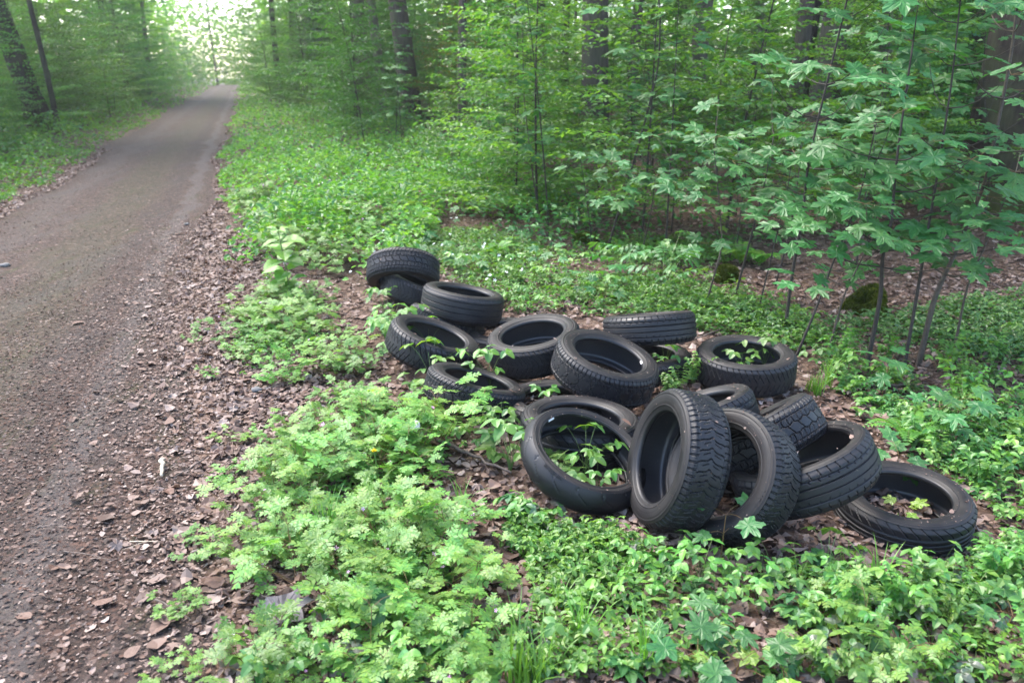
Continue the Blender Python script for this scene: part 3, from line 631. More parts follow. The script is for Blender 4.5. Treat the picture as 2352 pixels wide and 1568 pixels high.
def leaflet_cut(pairs=3, wid=.36):
    """deeply cut leaflet: lobes left and right of a rib"""
    parts = []
    ys = np.linspace(0.12, 0.72, pairs)
    for i, y in enumerate(ys):
        L = wid * (1.0 - 0.25 * abs(i - pairs * .4)) * 1.05
        for s in (-1, 1):
            a, b = np.array([0, y - .11, 0]), np.array([0, y + .14, 0])
            tip = np.array([s * L, y + .26, .02]); m1 = np.array([s * L * .62, y + .03, .03]); m2 = np.array([s * L * .45, y + .24, .03])
            V = np.array([a, m1, tip, m2, b]); F = np.array([[0, 1, 4], [1, 3, 4], [1, 2, 3]])
            parts.append((V, F if s > 0 else F[:, ::-1]))
    V = np.array([[0, .62, 0], [.10, .78, .02], [.17, .80, .02], [0, 1.0, 0], [-.17, .80, .02], [-.10, .78, .02]]); F = np.array([[0, 1, 5], [1, 2, 3], [1, 3, 5], [3, 4, 5]])
    parts.append((V, F))
    return join(parts)

def combine(tpl, items):
    """items: (x, y, angle deg from +y, scale, tilt) copies of a leaflet in one leaf"""
    parts = []
    for x, y, a, s, tl in items:
        V, F = tpl; V = V * s; a = R_(a)
        V = np.column_stack([V[:, 0] * math.cos(a) + V[:, 1] * math.sin(a), -V[:, 0] * math.sin(a) + V[:, 1] * math.cos(a), V[:, 2] + tl * np.hypot(V[:, 0], V[:, 1])])
        parts.append((V + [x, y, 0], F))
    return join(parts)

CUT = leaflet_cut(3)
HERB_LEAF = combine(CUT, [(0, .10, 0, .92, -.05), (0, .08, 62, .74, -.12), (0, .08, -62, .74, -.12), (0, .04, 118, .50, -.15), (0, .04, -118, .50, -.15)])
OV = leaf_oval(.36, .08, .25, 1, 1.0)
TRI_LEAF = combine(OV, [(0, .05, 0, 1.0, -.05), (0, .02, 78, .86, -.1), (0, .02, -78, .86, -.1)])
PIN_LEAF = combine(leaf_oval(.33, .08, .3, 2), [(0, 1.0, 0, .55, -.1), (0, .92, 62, .5, -.1), (0, .92, -62, .5, -.1), (0, .55, 68, .48, -.1), (0, .55, -68, .48, -.1), (0, .22, 72, .4, -.1), (0, .22, -72, .4, -.1)])
FIVE_LEAF = combine(leaf_oval(.30, .08, .3, 3), [(0, 0, 0, 1, -.1), (0, 0, 58, .9, -.12), (0, 0, -58, .9, -.12), (0, 0, 112, .7, -.15), (0, 0, -112, .7, -.15)])
SMALL_TRI = combine(leaf_hex(.36, .2), [(0, 0, 0, 1, 0), (0, 0, 105, .95, -.05), (0, 0, -105, .95, -.05)])
FLOWER5 = combine((np.array([[0, 0, 0], [-.22, .7, .1], [0, 1, .05], [.22, .7, .1]]), np.array([[0, 3, 2], [0, 2, 1]])), [(0, 0, 72 * k, 1, .1) for k in range(5)])
HEX, DIA = leaf_hex(), leaf_dia()
LOB = [leaf_lobed(k, 0.06 + .09 * (k % 3), 0.10) for k in range(5)]

def up_rot(n, tilt, r, fwd=None, bias=(0, 0, 0)):
    nrm = np.column_stack([r.normal(bias[0], tilt, n), r.normal(bias[1], tilt, n), np.ones(n)])
    if fwd is None: a = r.uniform(0, PI2, n); fwd = np.column_stack([np.cos(a), np.sin(a), np.zeros(n)])
    return rot_from(nrm, np.asarray(fwd, float))

# ------------------------------------------------------------------ plant builders: each gives stem, foliage and flower shapes
def b_herb(seed, nst=8, size=1.0, flowers=2):
    r = np.random.default_rng(seed); st, pos, fw, sc, fl = [], [], [], [], []
    for k in range(nst):
        az = k * 2.4 + r.uniform(-.4, .4); L = r.uniform(.13, .30) * size; lean = r.uniform(.25, 1.1)
        d = np.array([math.cos(az) * math.sin(lean), math.sin(az) * math.sin(lean), math.cos(lean)])
        p0 = np.array([r.normal(0, .015), r.normal(0, .015), 0]); p2 = p0 + d * L; p2[2] = max(p2[2], .07); p1 = p0 + d * L * .5 + [0, 0, -.02]
        P = bez(p0, p1, p2, 5); st.append(tube(P, np.linspace(.0022, .0012, 5), 3))
        nodes = [(P[-1], 3), (P[3], 2)]
        for q, m in nodes:
            for _ in range(m):
                a2 = az + r.normal(0, 1.0); ln = r.uniform(.03, .085) * size
                e = q + np.array([math.cos(a2) * ln, math.sin(a2) * ln, r.uniform(.005, .05) * size])
                st.append(tube(np.array([q, (q + e) / 2 + [0, 0, .008], e]), [.0011, .0009, .0007], 3, False))
                pos.append(e); fw.append([math.cos(a2), math.sin(a2), -.1]); sc.append(r.uniform(.044, .078) * size)
        if k < flowers:
            e = P[-1] + [r.normal(0, .02), r.normal(0, .02), r.uniform(.03, .06)]
            st.append(tube(np.array([P[-1], e]), [.001, .0007], 3, False)); fl.append(e)
    rot = up_rot(len(pos), .28, r, np.array(fw))
    fol = scatter(HERB_LEAF, pos, rot, np.array(sc))
    return join(st), fol, [(q, m) for q, m in zip(fl, up_rot(len(fl), .5, r))] if fl else None

def b_tri(seed, n=6, h=.14, size=.05, tpl=None, spread=.5, jitter=.3):
    r = np.random.default_rng(seed); st, pos, fw, sc = [], [], [], []
    for k in range(n):
        az = k * 2.4 + r.uniform(-.5, .5); H = h * r.uniform(.5, 1.15); rd = H * spread * r.uniform(.4, 1.3)
        e = np.array([math.cos(az) * rd, math.sin(az) * rd, H])
        st.append(tube(bez([0, 0, 0], [e[0] * .2, e[1] * .2, H * .7], e, 4), [.0016, .0013, .001, .0008], 3))
        pos.append(e); fw.append([math.cos(az), math.sin(az), -.15]); sc.append(size * r.uniform(.7, 1.2))
    return join(st), scatter(tpl or TRI_LEAF, pos, up_rot(n, jitter, r, np.array(fw)), np.array(sc)), None

def b_grass(seed, n=22, h=.28, wid=.0035):
    r = np.random.default_rng(seed); parts = []
    for k in range(n):
        az = r.uniform(0, PI2); L = h * r.uniform(.5, 1.1); bend = r.uniform(.15, .9); t = np.linspace(0, 1, 6)
        rad = .01 + L * bend * t ** 1.8 * .7; z = L * (t - .35 * bend * t ** 2.5)
        c = np.stack([np.cos(az) * rad, np.sin(az) * rad, z], -1) + [r.normal(0, .015), r.normal(0, .015), 0]
        w = wid * (1 - t ** 2 * .97)[:, None] * np.array([-math.sin(az), math.cos(az), 0])
        V = np.stack([c - w, c + w], 1).reshape(-1, 3)
        F = []
        for i in range(5): F += [[2 * i, 2 * i + 1, 2 * i + 3], [2 * i, 2 * i + 3, 2 * i + 2]]
        parts.append((V, np.array(F)))
    return None, join(parts), None

def b_fern(seed, n=6, L=.32):
    r = np.random.default_rng(seed); st, parts = [], []
    tpl = combine(leaf_dia(.30, .05), [(0, .0, 0, 1, 0)])
    for k in range(n):
        az = k * PI2 / n + r.uniform(-.3, .3); ln = L * r.uniform(.7, 1.1); o = np.array([math.cos(az), math.sin(az), 0])
        P = bez([0, 0, 0], o * ln * .35 + [0, 0, ln * .75], o * ln + [0, 0, ln * .45], 18); st.append(tube(P, np.linspace(.002, .0006, 18), 3))
        T = np.gradient(P, axis=0); side = np.cross(T, [0, 0, 1.0]); side /= np.linalg.norm(side, axis=1, keepdims=True)
        for s in (-1, 1):
            ls = ln * .26 * np.sin(np.linspace(.35, 3.0, 18)) ** .8
            pos = P[2:]; f = side[2:] * s + T[2:] / np.linalg.norm(T[2:], axis=1, keepdims=True) * .35
            nrm = np.cross(side[2:], T[2:]); nrm /= np.linalg.norm(nrm, axis=1, keepdims=True)
            parts.append(scatter(tpl, pos, rot_from(nrm * np.sign(nrm[:, 2:3] + 1e-6), f), ls[2:]))
    return join(st), join(parts), None

def b_bush(seed, h=.35, n=9, leaf=.045):
    """spray of upright twigs with alternate oval leaves"""
    r = np.random.default_rng(seed); st, pos, fw, sc = [], [], [], []
    for k in range(n):
        az = r.uniform(0, PI2); lean = r.uniform(.1, .9); L = h * r.uniform(.6, 1.1); o = np.array([math.cos(az), math.sin(az), 0])
        P = bez([r.normal(0, .02), r.normal(0, .02), 0], o * L * .2 + [0, 0, L * .6], o * L * math.sin(lean) + [0, 0, L * math.cos(lean)], 9)
        st.append(tube(P, np.linspace(.0026, .0009, 9), 3)); sd = np.array([-o[1], o[0], 0])
        for i in range(2, 9):
            for s in ((-1, 1) if i < 8 else (-1, 0, 1)):
                f = sd * s + o * .6 if s else o
                pos.append(P[i]); fw.append(f + [0, 0, .05]); sc.append(leaf * r.uniform(.6, 1.15) * (1 - .25 * (i == 8)))
    return join(st), scatter(leaf_oval(.30, .07, .3, seed % 5), pos, up_rot(len(pos), .3, r, np.array(fw)), np.array(sc)), None

def b_beech(seed, h=4.0, nb=46, spread=1.0, low=.12, leaf=.065, tpl=None, dense=1.0):
    r = np.random.default_rng(seed); st, pos, fw, sc = [], [], [], []
    lean = r.normal(0, .05, 2); t = np.linspace(0, 1, 9)
    S = np.column_stack([lean[0] * h * t ** 1.5 + .05 * np.sin(4 * t + seed), lean[1] * h * t ** 1.5 + .05 * np.cos(3 * t + seed), h * t])
    st.append(tube(S, np.linspace(.0055 * h ** .8, .002, 9), 6))
    for k in range(nb):
        tt_ = low + (1 - low) * (k + r.uniform(0, 1)) / nb
        p0 = np.array([np.interp(tt_, t, S[:, i]) for i in range(3)]); az = k * 2.4 + r.normal(0, .4)
        L = spread * (1.25 - .8 * tt_) * r.uniform(.55, 1.1); o = np.array([math.cos(az), math.sin(az), 0]); el = r.uniform(.02, .35)
        e = p0 + o * L + [0, 0, L * el]; P = bez(p0, p0 + o * L * .5 + [0, 0, L * el * .9 + .04], e, 8)
        st.append(tube(P, np.linspace(.004, .001, 8), 3)); sd = np.array([-o[1], o[0], 0])
        ntw = max(4, int(L / .085 * dense))
        for i in range(ntw):
            u = .12 + .88 * (i + .5) / ntw; q = np.array([np.interp(u * 7, np.arange(8), P[:, j]) for j in range(3)]); s = 1 if i % 2 else -1
            tl = L * .42 * (1 - .55 * abs(u - .45)) * r.uniform(.6, 1.1); d = (sd * s * .85 + o * .55); d /= np.linalg.norm(d)
            m = max(3, int(tl / .045 * dense))
            for j in range(m):
                w = (j + 1) / m; pp = q + d * tl * w + [0, 0, -.05 * tl * w * w + r.normal(0, .012)]
                side = np.array([-d[1], d[0], 0]) * (1 if j % 2 else -1)
                pos.append(pp); fw.append(d * .7 + side * .8); sc.append(leaf * r.uniform(.7, 1.15))
    rot = up_rot(len(pos), .28, r, np.array(fw))
    return join(st), scatter(tpl or HEX, pos, rot, np.array(sc)), None

def b_syc(seed, h=1.6, nodes=6, leaf=.13):
    r = np.random.default_rng(seed); st, pos, fw, sc = [], [], [], []
    t = np.linspace(0, 1, 8); ln = r.normal(0, .12, 2)
    S = np.column_stack([ln[0] * h * t ** 1.3, ln[1] * h * t ** 1.3, h * t]); st.append(tube(S, np.linspace(.006 + .002 * h, .0022, 8), 5))
    starts = [(S[-1], r.uniform(0, 3))]
    for k in range(nodes):
        u = .3 + .65 * k / nodes; p0 = np.array([np.interp(u, t, S[:, i]) for i in range(3)]); az = k * 1.57 + r.uniform(-.4, .4) + seed
        for s in (0, math.pi):
            L = r.uniform(.15, .5) * (1.15 - u); o = np.array([math.cos(az + s), math.sin(az + s), 0]); e = p0 + o * L + [0, 0, L * .7]
            st.append(tube(bez(p0, p0 + o * L * .6 + [0, 0, L * .2], e, 5), np.linspace(.0035, .0016, 5), 4)); starts.append((e, az))
    for e, az in starts:
        for k in range(4):
            a = az + k * 1.57 + r.uniform(-.3, .3); pl = r.uniform(.05, .12); o = np.array([math.cos(a), math.sin(a), 0]); q = e + o * pl + [0, 0, r.uniform(-.02, .03)]
            st.append(tube(np.array([e, q]), [.0012, .001], 3, False)); pos.append(q); fw.append(o + [0, 0, -.2]); sc.append(leaf * r.uniform(.6, 1.15))
    return join(st), pos, fw, sc, r

def cached(name, build, smat, fmat, flmat=None):
    s, f, fl = build
    return (mesh_np(name + '_stem', *s, smat) if s is not None else None, mesh_np(name + '_foliage', *f, fmat), fl)

FLOWER_ME = mesh_np('pink_flower', *FLOWER5, M['pink'])
def plant(name, meshes, loc, rz, sc, label, cat, group, fol='foliage', tiltxy=(0, 0)):
    e = empty(name, loc, rz, sc, label=label, cat=cat, group=group)
    e.rotation_euler = (tiltxy[0], tiltxy[1], rz)
    s, f, fl = meshes
    if s is not None: obj('stem', s, e)
    o = obj(fol, f, e); o['kind'] = 'stuff'
    for q, m3 in fl or []:
        m = Matrix.Identity(4)
        for i in range(3):
            for j in range(3): m[i][j] = m3[i, j] * .0105
            m[i][3] = q[i]
        obj('flower', FLOWER_ME, e).matrix_basis = m
    return e

def in_poly(poly, n, r, mind=0.0, ok=None, tries=60):
    """random ground points inside an area outlined over the photograph; even over the ground"""
    P = np.array([gp(x, y)[:2] for x, y in poly]); lo, hi = P.min(0), P.max(0); out = []
    for _ in range(n * tries):
        if len(out) >= n: break
        q = r.uniform(lo, hi); c = False; j = len(P) - 1
        for i in range(len(P)):
            if (P[i, 1] > q[1]) != (P[j, 1] > q[1]) and q[0] < (P[j, 0] - P[i, 0]) * (q[1] - P[i, 1]) / (P[j, 1] - P[i, 1]) + P[i, 0]: c = not c
            j = i
        if not c or (ok and not ok(q[0], q[1])): continue
        if mind and any((q[0] - a) ** 2 + (q[1] - b) ** 2 < mind * mind for a, b in out): continue
        out.append((q[0], q[1]))
    return out

# ------------------------------------------------------------------ big trees
def tree_trunk(seed, base, top, r0, r1, flare=1.7, n=14, k=18):
    r = np.random.default_rng(seed); t = np.linspace(0, 1, n) ** 1.6
    base, top = np.asarray(base), np.asarray(top); H = np.linalg.norm(top - base)
    P = base + (top - base) * t[:, None] + np.column_stack([.02 * H * np.sin(3 * t * 2 + seed) * t * (1 - t), .02 * H * np.cos(5 * t + seed) * t * (1 - t), 0 * t])
    rad = (r0 + (r1 - r0) * t) * (1 + (flare - 1) * np.exp(-t * H / .45))
    V, F = tube(P, rad, k)
    th = np.tile(np.arange(k) / k * PI2, n); hz = np.repeat(t * H, k)
    body = V[:-1]; cen = np.repeat(P, k, 0)
    bump = 1 + .10 * np.exp(-hz / .6) * np.sin(th * 5 + seed) + .03 * np.sin(th * 3 + hz * 1.1 + seed)
    V[:-1] = cen + (body - cen) * bump[:, None]
    return (V, F), P

def crown_shape(seed, n=6500, R=5.0, H=4.0, leaf=.24):
    r = np.random.default_rng(seed); nc = 46
    c = r.normal(0, 1, (nc, 3)); c /= np.linalg.norm(c, axis=1, keepdims=True); c *= r.uniform(.35, 1, (nc, 1)) ** .6 * np.array([R, R, H])
    i = r.integers(0, nc, n); p = c[i] + r.normal(0, 1, (n, 3)) * np.array([.75, .75, .28])
    limbs = [tube(bez([0, 0, -H * 1.1], [q[0] * .3, q[1] * .3, q[2] * .3 - 1], q, 5), np.linspace(.13, .015, 5), 4) for q in c[:20]]
    return join(limbs), scatter(DIA, p, up_rot(n, .45, r), r.uniform(.7, 1.2, n) * leaf)

CROWNS = []
for k in range(3):
    lb, lf = crown_shape(50 + k)
    CROWNS.append((mesh_np('limbs', *lb, M['bark_dark']), mesh_np('crown', *lf, M['beech'])))
DEPTH = [25, 24, 124, 46, 47, 40, 33, 32, 29] + [None] * 9
TREES = [   # base in the view (x, y), lean of the stem per metre (x, y), diameter, bark, label
 ((95, 278), (-.24, .05), .66, 'bark_dark', 'dark leaning tree with mossy foot at the left edge, left of the track'),
 ((131, 280), (-.04, .0), .16, 'bark_dark', 'slim straight young tree right beside the leaning tree on the left'),
 ((500, 193), (-.02, 0), .30, 'bark_dark', 'dark slim tree standing where the track disappears'),
 ((645, 205), (-.02, 0), .34, 'bark_dark', 'dark slim tree right of the track end, left one of a close pair'),
 ((682, 208), (.0, 0), .32, 'bark_dark', 'dark slim tree right of the track end, right one of a close pair'),
 ((742, 215), (.0, 0), .70, 'bark_dark', 'thick tree wrapped in dark evergreen leaves right of the track'),
 ((838, 222), (-.03, 0), .62, 'bark_pale', 'pale grey trunk just right of the dark evergreen tree'),
 ((880, 232), (-.06, 0), .40, 'bark_pale', 'thinner pale trunk leaning between two thicker ones'),
 ((946, 268), (-.07, 0), .72, 'bark', 'brown trunk standing over the bright verge, left of the bronze-leaved sapling'),
 ((1362, 335), (.0, 0), .72, 'bark', 'thick brown trunk near the middle of the wood, half hidden by young beeches'),
 ((1588, 292), (.05, 0), .62, 'bark_pale', 'olive grey trunk standing clear between two thicker ones in the right wood'),
 ((1868, 372), (.055, 0), .62, 'bark', 'grooved grey-brown trunk behind the sycamore saplings on the right'),
 ((1820, 362), (.03, .02), .34, 'bark_dark', 'dark narrow trunk touching the grooved trunk on its left'),
 ((2305, 485), (-.01, .02), 1.20, 'bark_dark', 'very thick dark trunk cut by the right edge of the picture'),
]
TREE_XY = []
for i, ((bx, by), (lx, ly), dia, bark, label) in enumerate(TREES):
    b = gp(bx, by) if DEPTH[i] is None else at_depth(bx, by, DEPTH[i]); b[2] = float(zg(b[0], b[1])) - .05; H = 17.0 if DEPTH[i] and DEPTH[i] > 60 else (11.0 if dia > .3 else 8.0)
    e = empty('beech_tree', tuple(b), label=label, cat='tree', group='tall trees of the wood')
    (V, F), P = tree_trunk(i, [0, 0, 0], [lx * H, ly * H, H], dia / 2, dia * .3, 1.55 if dia > .5 else 1.2)
    obj('trunk', mesh_np('trunk', V, F, M[bark], True), e)
    lb, lf = CROWNS[i % 3]
    s = .75 if dia < .2 else 1.0
    for nm, me in (('limbs', lb), ('crown', lf)):
        o = obj(nm, me, e); o.location = (lx * H, ly * H, H + 2.4); o.rotation_euler = (0, 0, i * 1.3); o.scale = (s, s, s)
    TREE_XY.append((b[0], b[1], dia))
    if 'wrapped' in label:
        r = np.random.default_rng(5); n = 9000; hz = r.uniform(0, 8, n); a = r.uniform(0, PI2, n); rd = .35 + np.abs(r.normal(0, .55, n)) * (1.15 - hz / 14)
        pos = np.column_stack([rd * np.cos(a), rd * np.sin(a), hz])
        ivy = obj('ivy', mesh_np('ivy', *scatter(HEX, pos, rot_from(np.column_stack([np.cos(a), np.sin(a), r.uniform(-.2, .8, n)]), r.normal(0, 1, (n, 3))), r.uniform(.10, .17, n)), M['ivy']), e); ivy['kind'] = 'stuff'

# more trunks deeper in the wood
for k, (x, y, d) in enumerate([(5.2, 15.5, .30), (9.4, 17, .36), (3.0, 21, .28), (12.5, 19, .40), (8.0, 24, .34), (1.0, 26, .30), (15.5, 25, .38), (11.0, 12.5, .22), (-1.2, 19.5, .22)]):
    e = empty('beech_tree', (x, y, float(zg(x, y)) - .05), label=['slim', 'straight', 'thin', 'stout'][k % 4] + ' plain trunk %s, in the right wood' % ['left of the olive grey trunk', 'before the grooved trunk', 'left of the thick middle trunk', 'left of the very thick trunk', 'between the grooved and the olive grey trunk', 'just right of the brown trunk', 'behind the grooved trunk', 'right of the grooved trunk, in front', 'behind the verge edge'][k], cat='tree', group='tall trees of the wood')
    (V, F), P = tree_trunk(140 + k, [0, 0, 0], [(-1) ** k * .4, .2, 11], d / 2, d * .3, 1.3, 10, 12)
    obj('trunk', mesh_np('trunk', V, F, M[['bark', 'bark_dark'][k % 2]], True), e)
    lb, lf = CROWNS[k % 3]
    for nm, me in (('limbs', lb), ('crown', lf)):
        o = obj(nm, me, e); o.location = ((-1) ** k * .4, .2, 13); o.rotation_euler = (0, 0, k * .9)
    TREE_XY.append((x, y, d))
r = np.random.default_rng(21); back = 0
for k in range(200):
    if back >= 26: break
    y = r.uniform(26, 62); x = r.uniform(-40, 34)
    if path_l(y) - 3.0 < x < path_r(y) + 3.5 or min(math.hypot(x - a, y - b) for a, b, _ in TREE_XY) < 3.0 or abs(x) > y * .75: continue
    d = r.uniform(.18, .55); H = 12.0
    side = 'left of the track' if x < path_l(y) else 'in the right wood'
    e = empty('background_tree', (x, y, float(zg(x, y)) - .05), label='distant trunk deep %s, mostly hidden by leaves' % side, cat='tree', group='distant trees ' + side)
    (V, F), P = tree_trunk(60 + k, [0, 0, 0], [r.normal(0, .5), r.normal(0, .3), H], d / 2, d * .28, 1.3, 9, 10)
    obj('trunk', mesh_np('trunk', V, F, M[['bark', 'bark_dark', 'bark_pale'][k % 3]], True), e)
    lb, lf = CROWNS[k % 3]
    for nm, me in (('limbs', lb), ('crown', lf)):
        o = obj(nm, me, e); o.location = (0, 0, H + 2); o.rotation_euler = (0, 0, k)
    TREE_XY.append((x, y, d)); back += 1

# ------------------------------------------------------------------ beech saplings of the understorey
BV = [cached('beech%d' % k, b_beech(400 + k, h, nb, sp, lo, .08, None, 1.05), M['darkstem'], M['beech'])
      for k, (h, nb, sp, lo) in enumerate([(3.4, 58, 1.0, .06), (4.2, 66, 1.2, .07), (2.4, 44, .85, .06), (4.8, 70, 1.35, .08), (1.6, 34, .7, .05), (3.8, 60, 1.1, .1)])]
BBIG = [cached('beechbig%d' % k, b_beech(430 + k, 8.0, 90, 2.1, .04, .125, None, .66), M['darkstem'], M['beech']) for k in range(3)]
BCOP = [cached('bronze%d' % k, b_beech(440 + k, 3.2, 40, .95, .22, .075, None, .8), M['darkstem'], M['copper']) for k in range(2)]
def free(x, y, d):
    return all(math.hypot(x - a, y - b) > d for a, b, _ in TREE_XY)
r = np.random.default_rng(33); SAP = []
def hides(x, y):
    """a sapling here would stand right before one of the big trunks"""
    return any(y < b and abs(x / y - a / b) < d / 2 / b + .035 for a, b, d in TREE_XY[8:14] if b < 45)
def put_sapling(x, y, meshes, sc, label, group, name='beech_sapling'):
    plant(name, meshes, (x, y, float(zg(x, y)) - .02), r.uniform(0, 6.28), sc, label, 'sapling', group); SAP.append((x, y))
for x, y in [gp(1010, 305)[:2], gp(1065, 330)[:2], gp(985, 272)[:2]]:
    put_sapling(x, y, BCOP[len(SAP) % 2], 1.15, 'young tree with bronze-brown new leaves in front of the brown trunk', 'bronze-leaved saplings', 'bronze_sapling')
TNAME = ['the mossy-footed leaning tree', 'the slim left tree', 'the track end tree', 'the close pair of trunks', 'the close pair of trunks', 'the evergreen-clad tree', 'the pale grey trunk', 'the thinner pale trunk', 'the brown trunk by the verge', 'the thick middle trunk', 'the olive grey trunk', 'the grooved trunk', 'the dark narrow trunk', 'the very thick right trunk']
def by_tree(x, y): return TNAME[min(range(14), key=lambda i: abs(math.atan2(TREE_XY[i][0], TREE_XY[i][1]) - math.atan2(x, y)) * 12 + abs(TREE_XY[i][1] - y) * .04)]
SIZE = ['slender', 'tall', 'short', 'wide', 'small', 'tall slender']
cnt = 0
for k in range(4000):
    if cnt >= 150: break
    y = 8.6 + 34 * r.uniform(0, 1) ** 1.5; x = r.uniform(-14, 30)
    edge = 3.6 - .03 * y if y > 14 else 5.2 - .10 * y
    if x < path_r(y) + edge or abs(x) > .72 * y + 1.5: continue
    if y < 10.5 and 1.0 < x < 3.0 and r.uniform() < .5: continue
    if hides(x, y) and r.uniform() < .97: continue
    md = .6 + .035 * y
    if any((x - a) ** 2 + (y - b) ** 2 < md * md for a, b in SAP): continue
    vi = int(r.integers(0, 6)); near = y < 14
    lab = '%s beech sapling %s, %s of %s' % (SIZE[vi], 'behind the heap' if near and x > -1 else ('at the verge' if near else 'farther back'), 'right' if x / y > TREE_XY[TNAME.index(by_tree(x, y))][0] / TREE_XY[TNAME.index(by_tree(x, y))][1] else 'left', by_tree(x, y))
    put_sapling(x, y, BV[vi], r.uniform(.75, 1.15) * (1.0 if y < 16 else 1.2), lab, 'beech saplings of the right wood'); cnt += 1
cnt = 0
for k in range(3000):
    if cnt >= 95: break
    y = 9 + 34 * r.uniform(0, 1) ** 1.3; x = r.uniform(-34, -6)
    if x > path_l(y) - (2.6 if y < 30 else 1.8) or abs(x) > .74 * y + 3: continue
    if any((x - a) ** 2 + (y - b) ** 2 < 1.0 for a, b in SAP) or (hides(x, y) and r.uniform() < .8): continue
    vi = int(r.integers(0, 6)); put_sapling(x, y, BV[vi], r.uniform(.8, 1.2), '%s beech sapling left of the track, %s, near %s' % (SIZE[vi], 'by the verge' if x > path_l(y) - 4.5 else 'deeper in', by_tree(x, y)), 'beech saplings left of the track'); cnt += 1
# taller beeches leaning over the far track
for k in range(26):
    y = 30 + k * 3.3; left = k % 2 == 0
    x = (path_l(y) - r.uniform(2.2, 4.5)) if left else (path_r(y) + r.uniform(2.0, 4.5))
    put_sapling(x, y, BBIG[k % 3], r.uniform(.75, 1.05), 'tall leafy beech lining the far track on its %s side' % ('left' if left else 'right'), 'beeches along the far track ' + ('left' if left else 'right'), 'young_beech')
for k in range(34):
    y = r.uniform(17, 58); left = k % 3 != 0
    if not left: y = r.uniform(27, 58)
    x = path_l(y) - r.uniform(3.6, 8) if left else path_r(y) + r.uniform(4.2, 9)
    if any((x - a) ** 2 + (y - b) ** 2 < 1.4 for a, b in SAP) or hides(x, y): continue
    sc_ = r.uniform(.5, .85)
    put_sapling(x, y, BBIG[k % 3], sc_, '%s bushy beech %s, near %s' % ('tall' if sc_ > .68 else 'broad', 'in the leafy wall left of the track' if left else 'right of the track', by_tree(x, y)), 'beeches forming the leafy walls', 'young_beech')
for k in range(70):
    y = r.uniform(30, 62); x = r.uniform(-45, 45)
    if path_l(y) - 4 < x < path_r(y) + 4: continue
    put_sapling(x, y, BBIG[k % 3], r.uniform(.7, 1.1), 'tall leafy beech in the far background %s' % ('left of the track' if x < path_l(y) else 'of the right wood'), 'far beeches ' + ('left' if x < path_l(y) else 'right'), 'young_beech')

# far wood: one mass of leaves
r = np.random.default_rng(44); n = 105000
y = 54 + 90 * r.uniform(0, 1, n) ** 1.2; x = r.uniform(-1, 1, n) * y * .85
keep = ((x < path_l(y) - 2.5) | (x > path_r(y) + 2.5) | (y > 116)); x, y = x[keep], y[keep]; n = len(x)
z = r.uniform(0, 1, n) ** .9 * (9 + .05 * y) + zg(x, y)
hole = (np.sin(x * .35 + 2) * np.sin(y * .22) * np.sin(z * .5 + x * .1) > .32); x, y, z = x[~hole], y[~hole], z[~hole]; n = len(x)
far = obj('distant_wood', mesh_np('distant_wood', *scatter(DIA, np.column_stack([x, y, z]), up_rot(n, .5, r), r.uniform(.4, .9, n)), M['far']), kind='stuff', label='distant mass of leaves coloured pale green for haze, closing off the wood', cat='woodland')

r = np.random.default_rng(45); n = 9000
y = r.uniform(118, 165, n); x = -.32 * y - 2 + r.normal(0, 11, n); z = r.uniform(0, 1, n) * 13 + zg(x, y) - .5
z = np.where((y < 118) & (np.abs(x + .32 * y + 2) < 3), z + 3, z)
obj('distant_wood', mesh_np('distant_wood', *scatter(DIA, np.column_stack([x, y, z]), up_rot(n, .5, r), r.uniform(.4, .9, n)), M['far']), kind='stuff', label='leaves coloured pale for haze, closing the end of the track', cat='woodland')

# ------------------------------------------------------------------ sycamore saplings of the right wood: every leaf on its own
SYC_ME = [mesh_np('sycamore_leaf_%d' % k, *LOB[k], M['syc']) for k in range(5)]
SYC_YOUNG = [mesh_np('young_sycamore_leaf_%d' % k, *LOB[k], M['syc_young']) for k in range(5)]
def put_leaf(parent, me, pos, fw, nrm, sc, name='leaf'):
    R3 = rot_from(np.array([nrm]), np.array([fw]))[0]
    o = obj(name, me, parent)
    m = Matrix.Identity(4)
    for i in range(3):
        for j in range(3): m[i][j] = R3[i, j] * sc
        m[i][3] = pos[i]
    o.matrix_basis = m
    return o

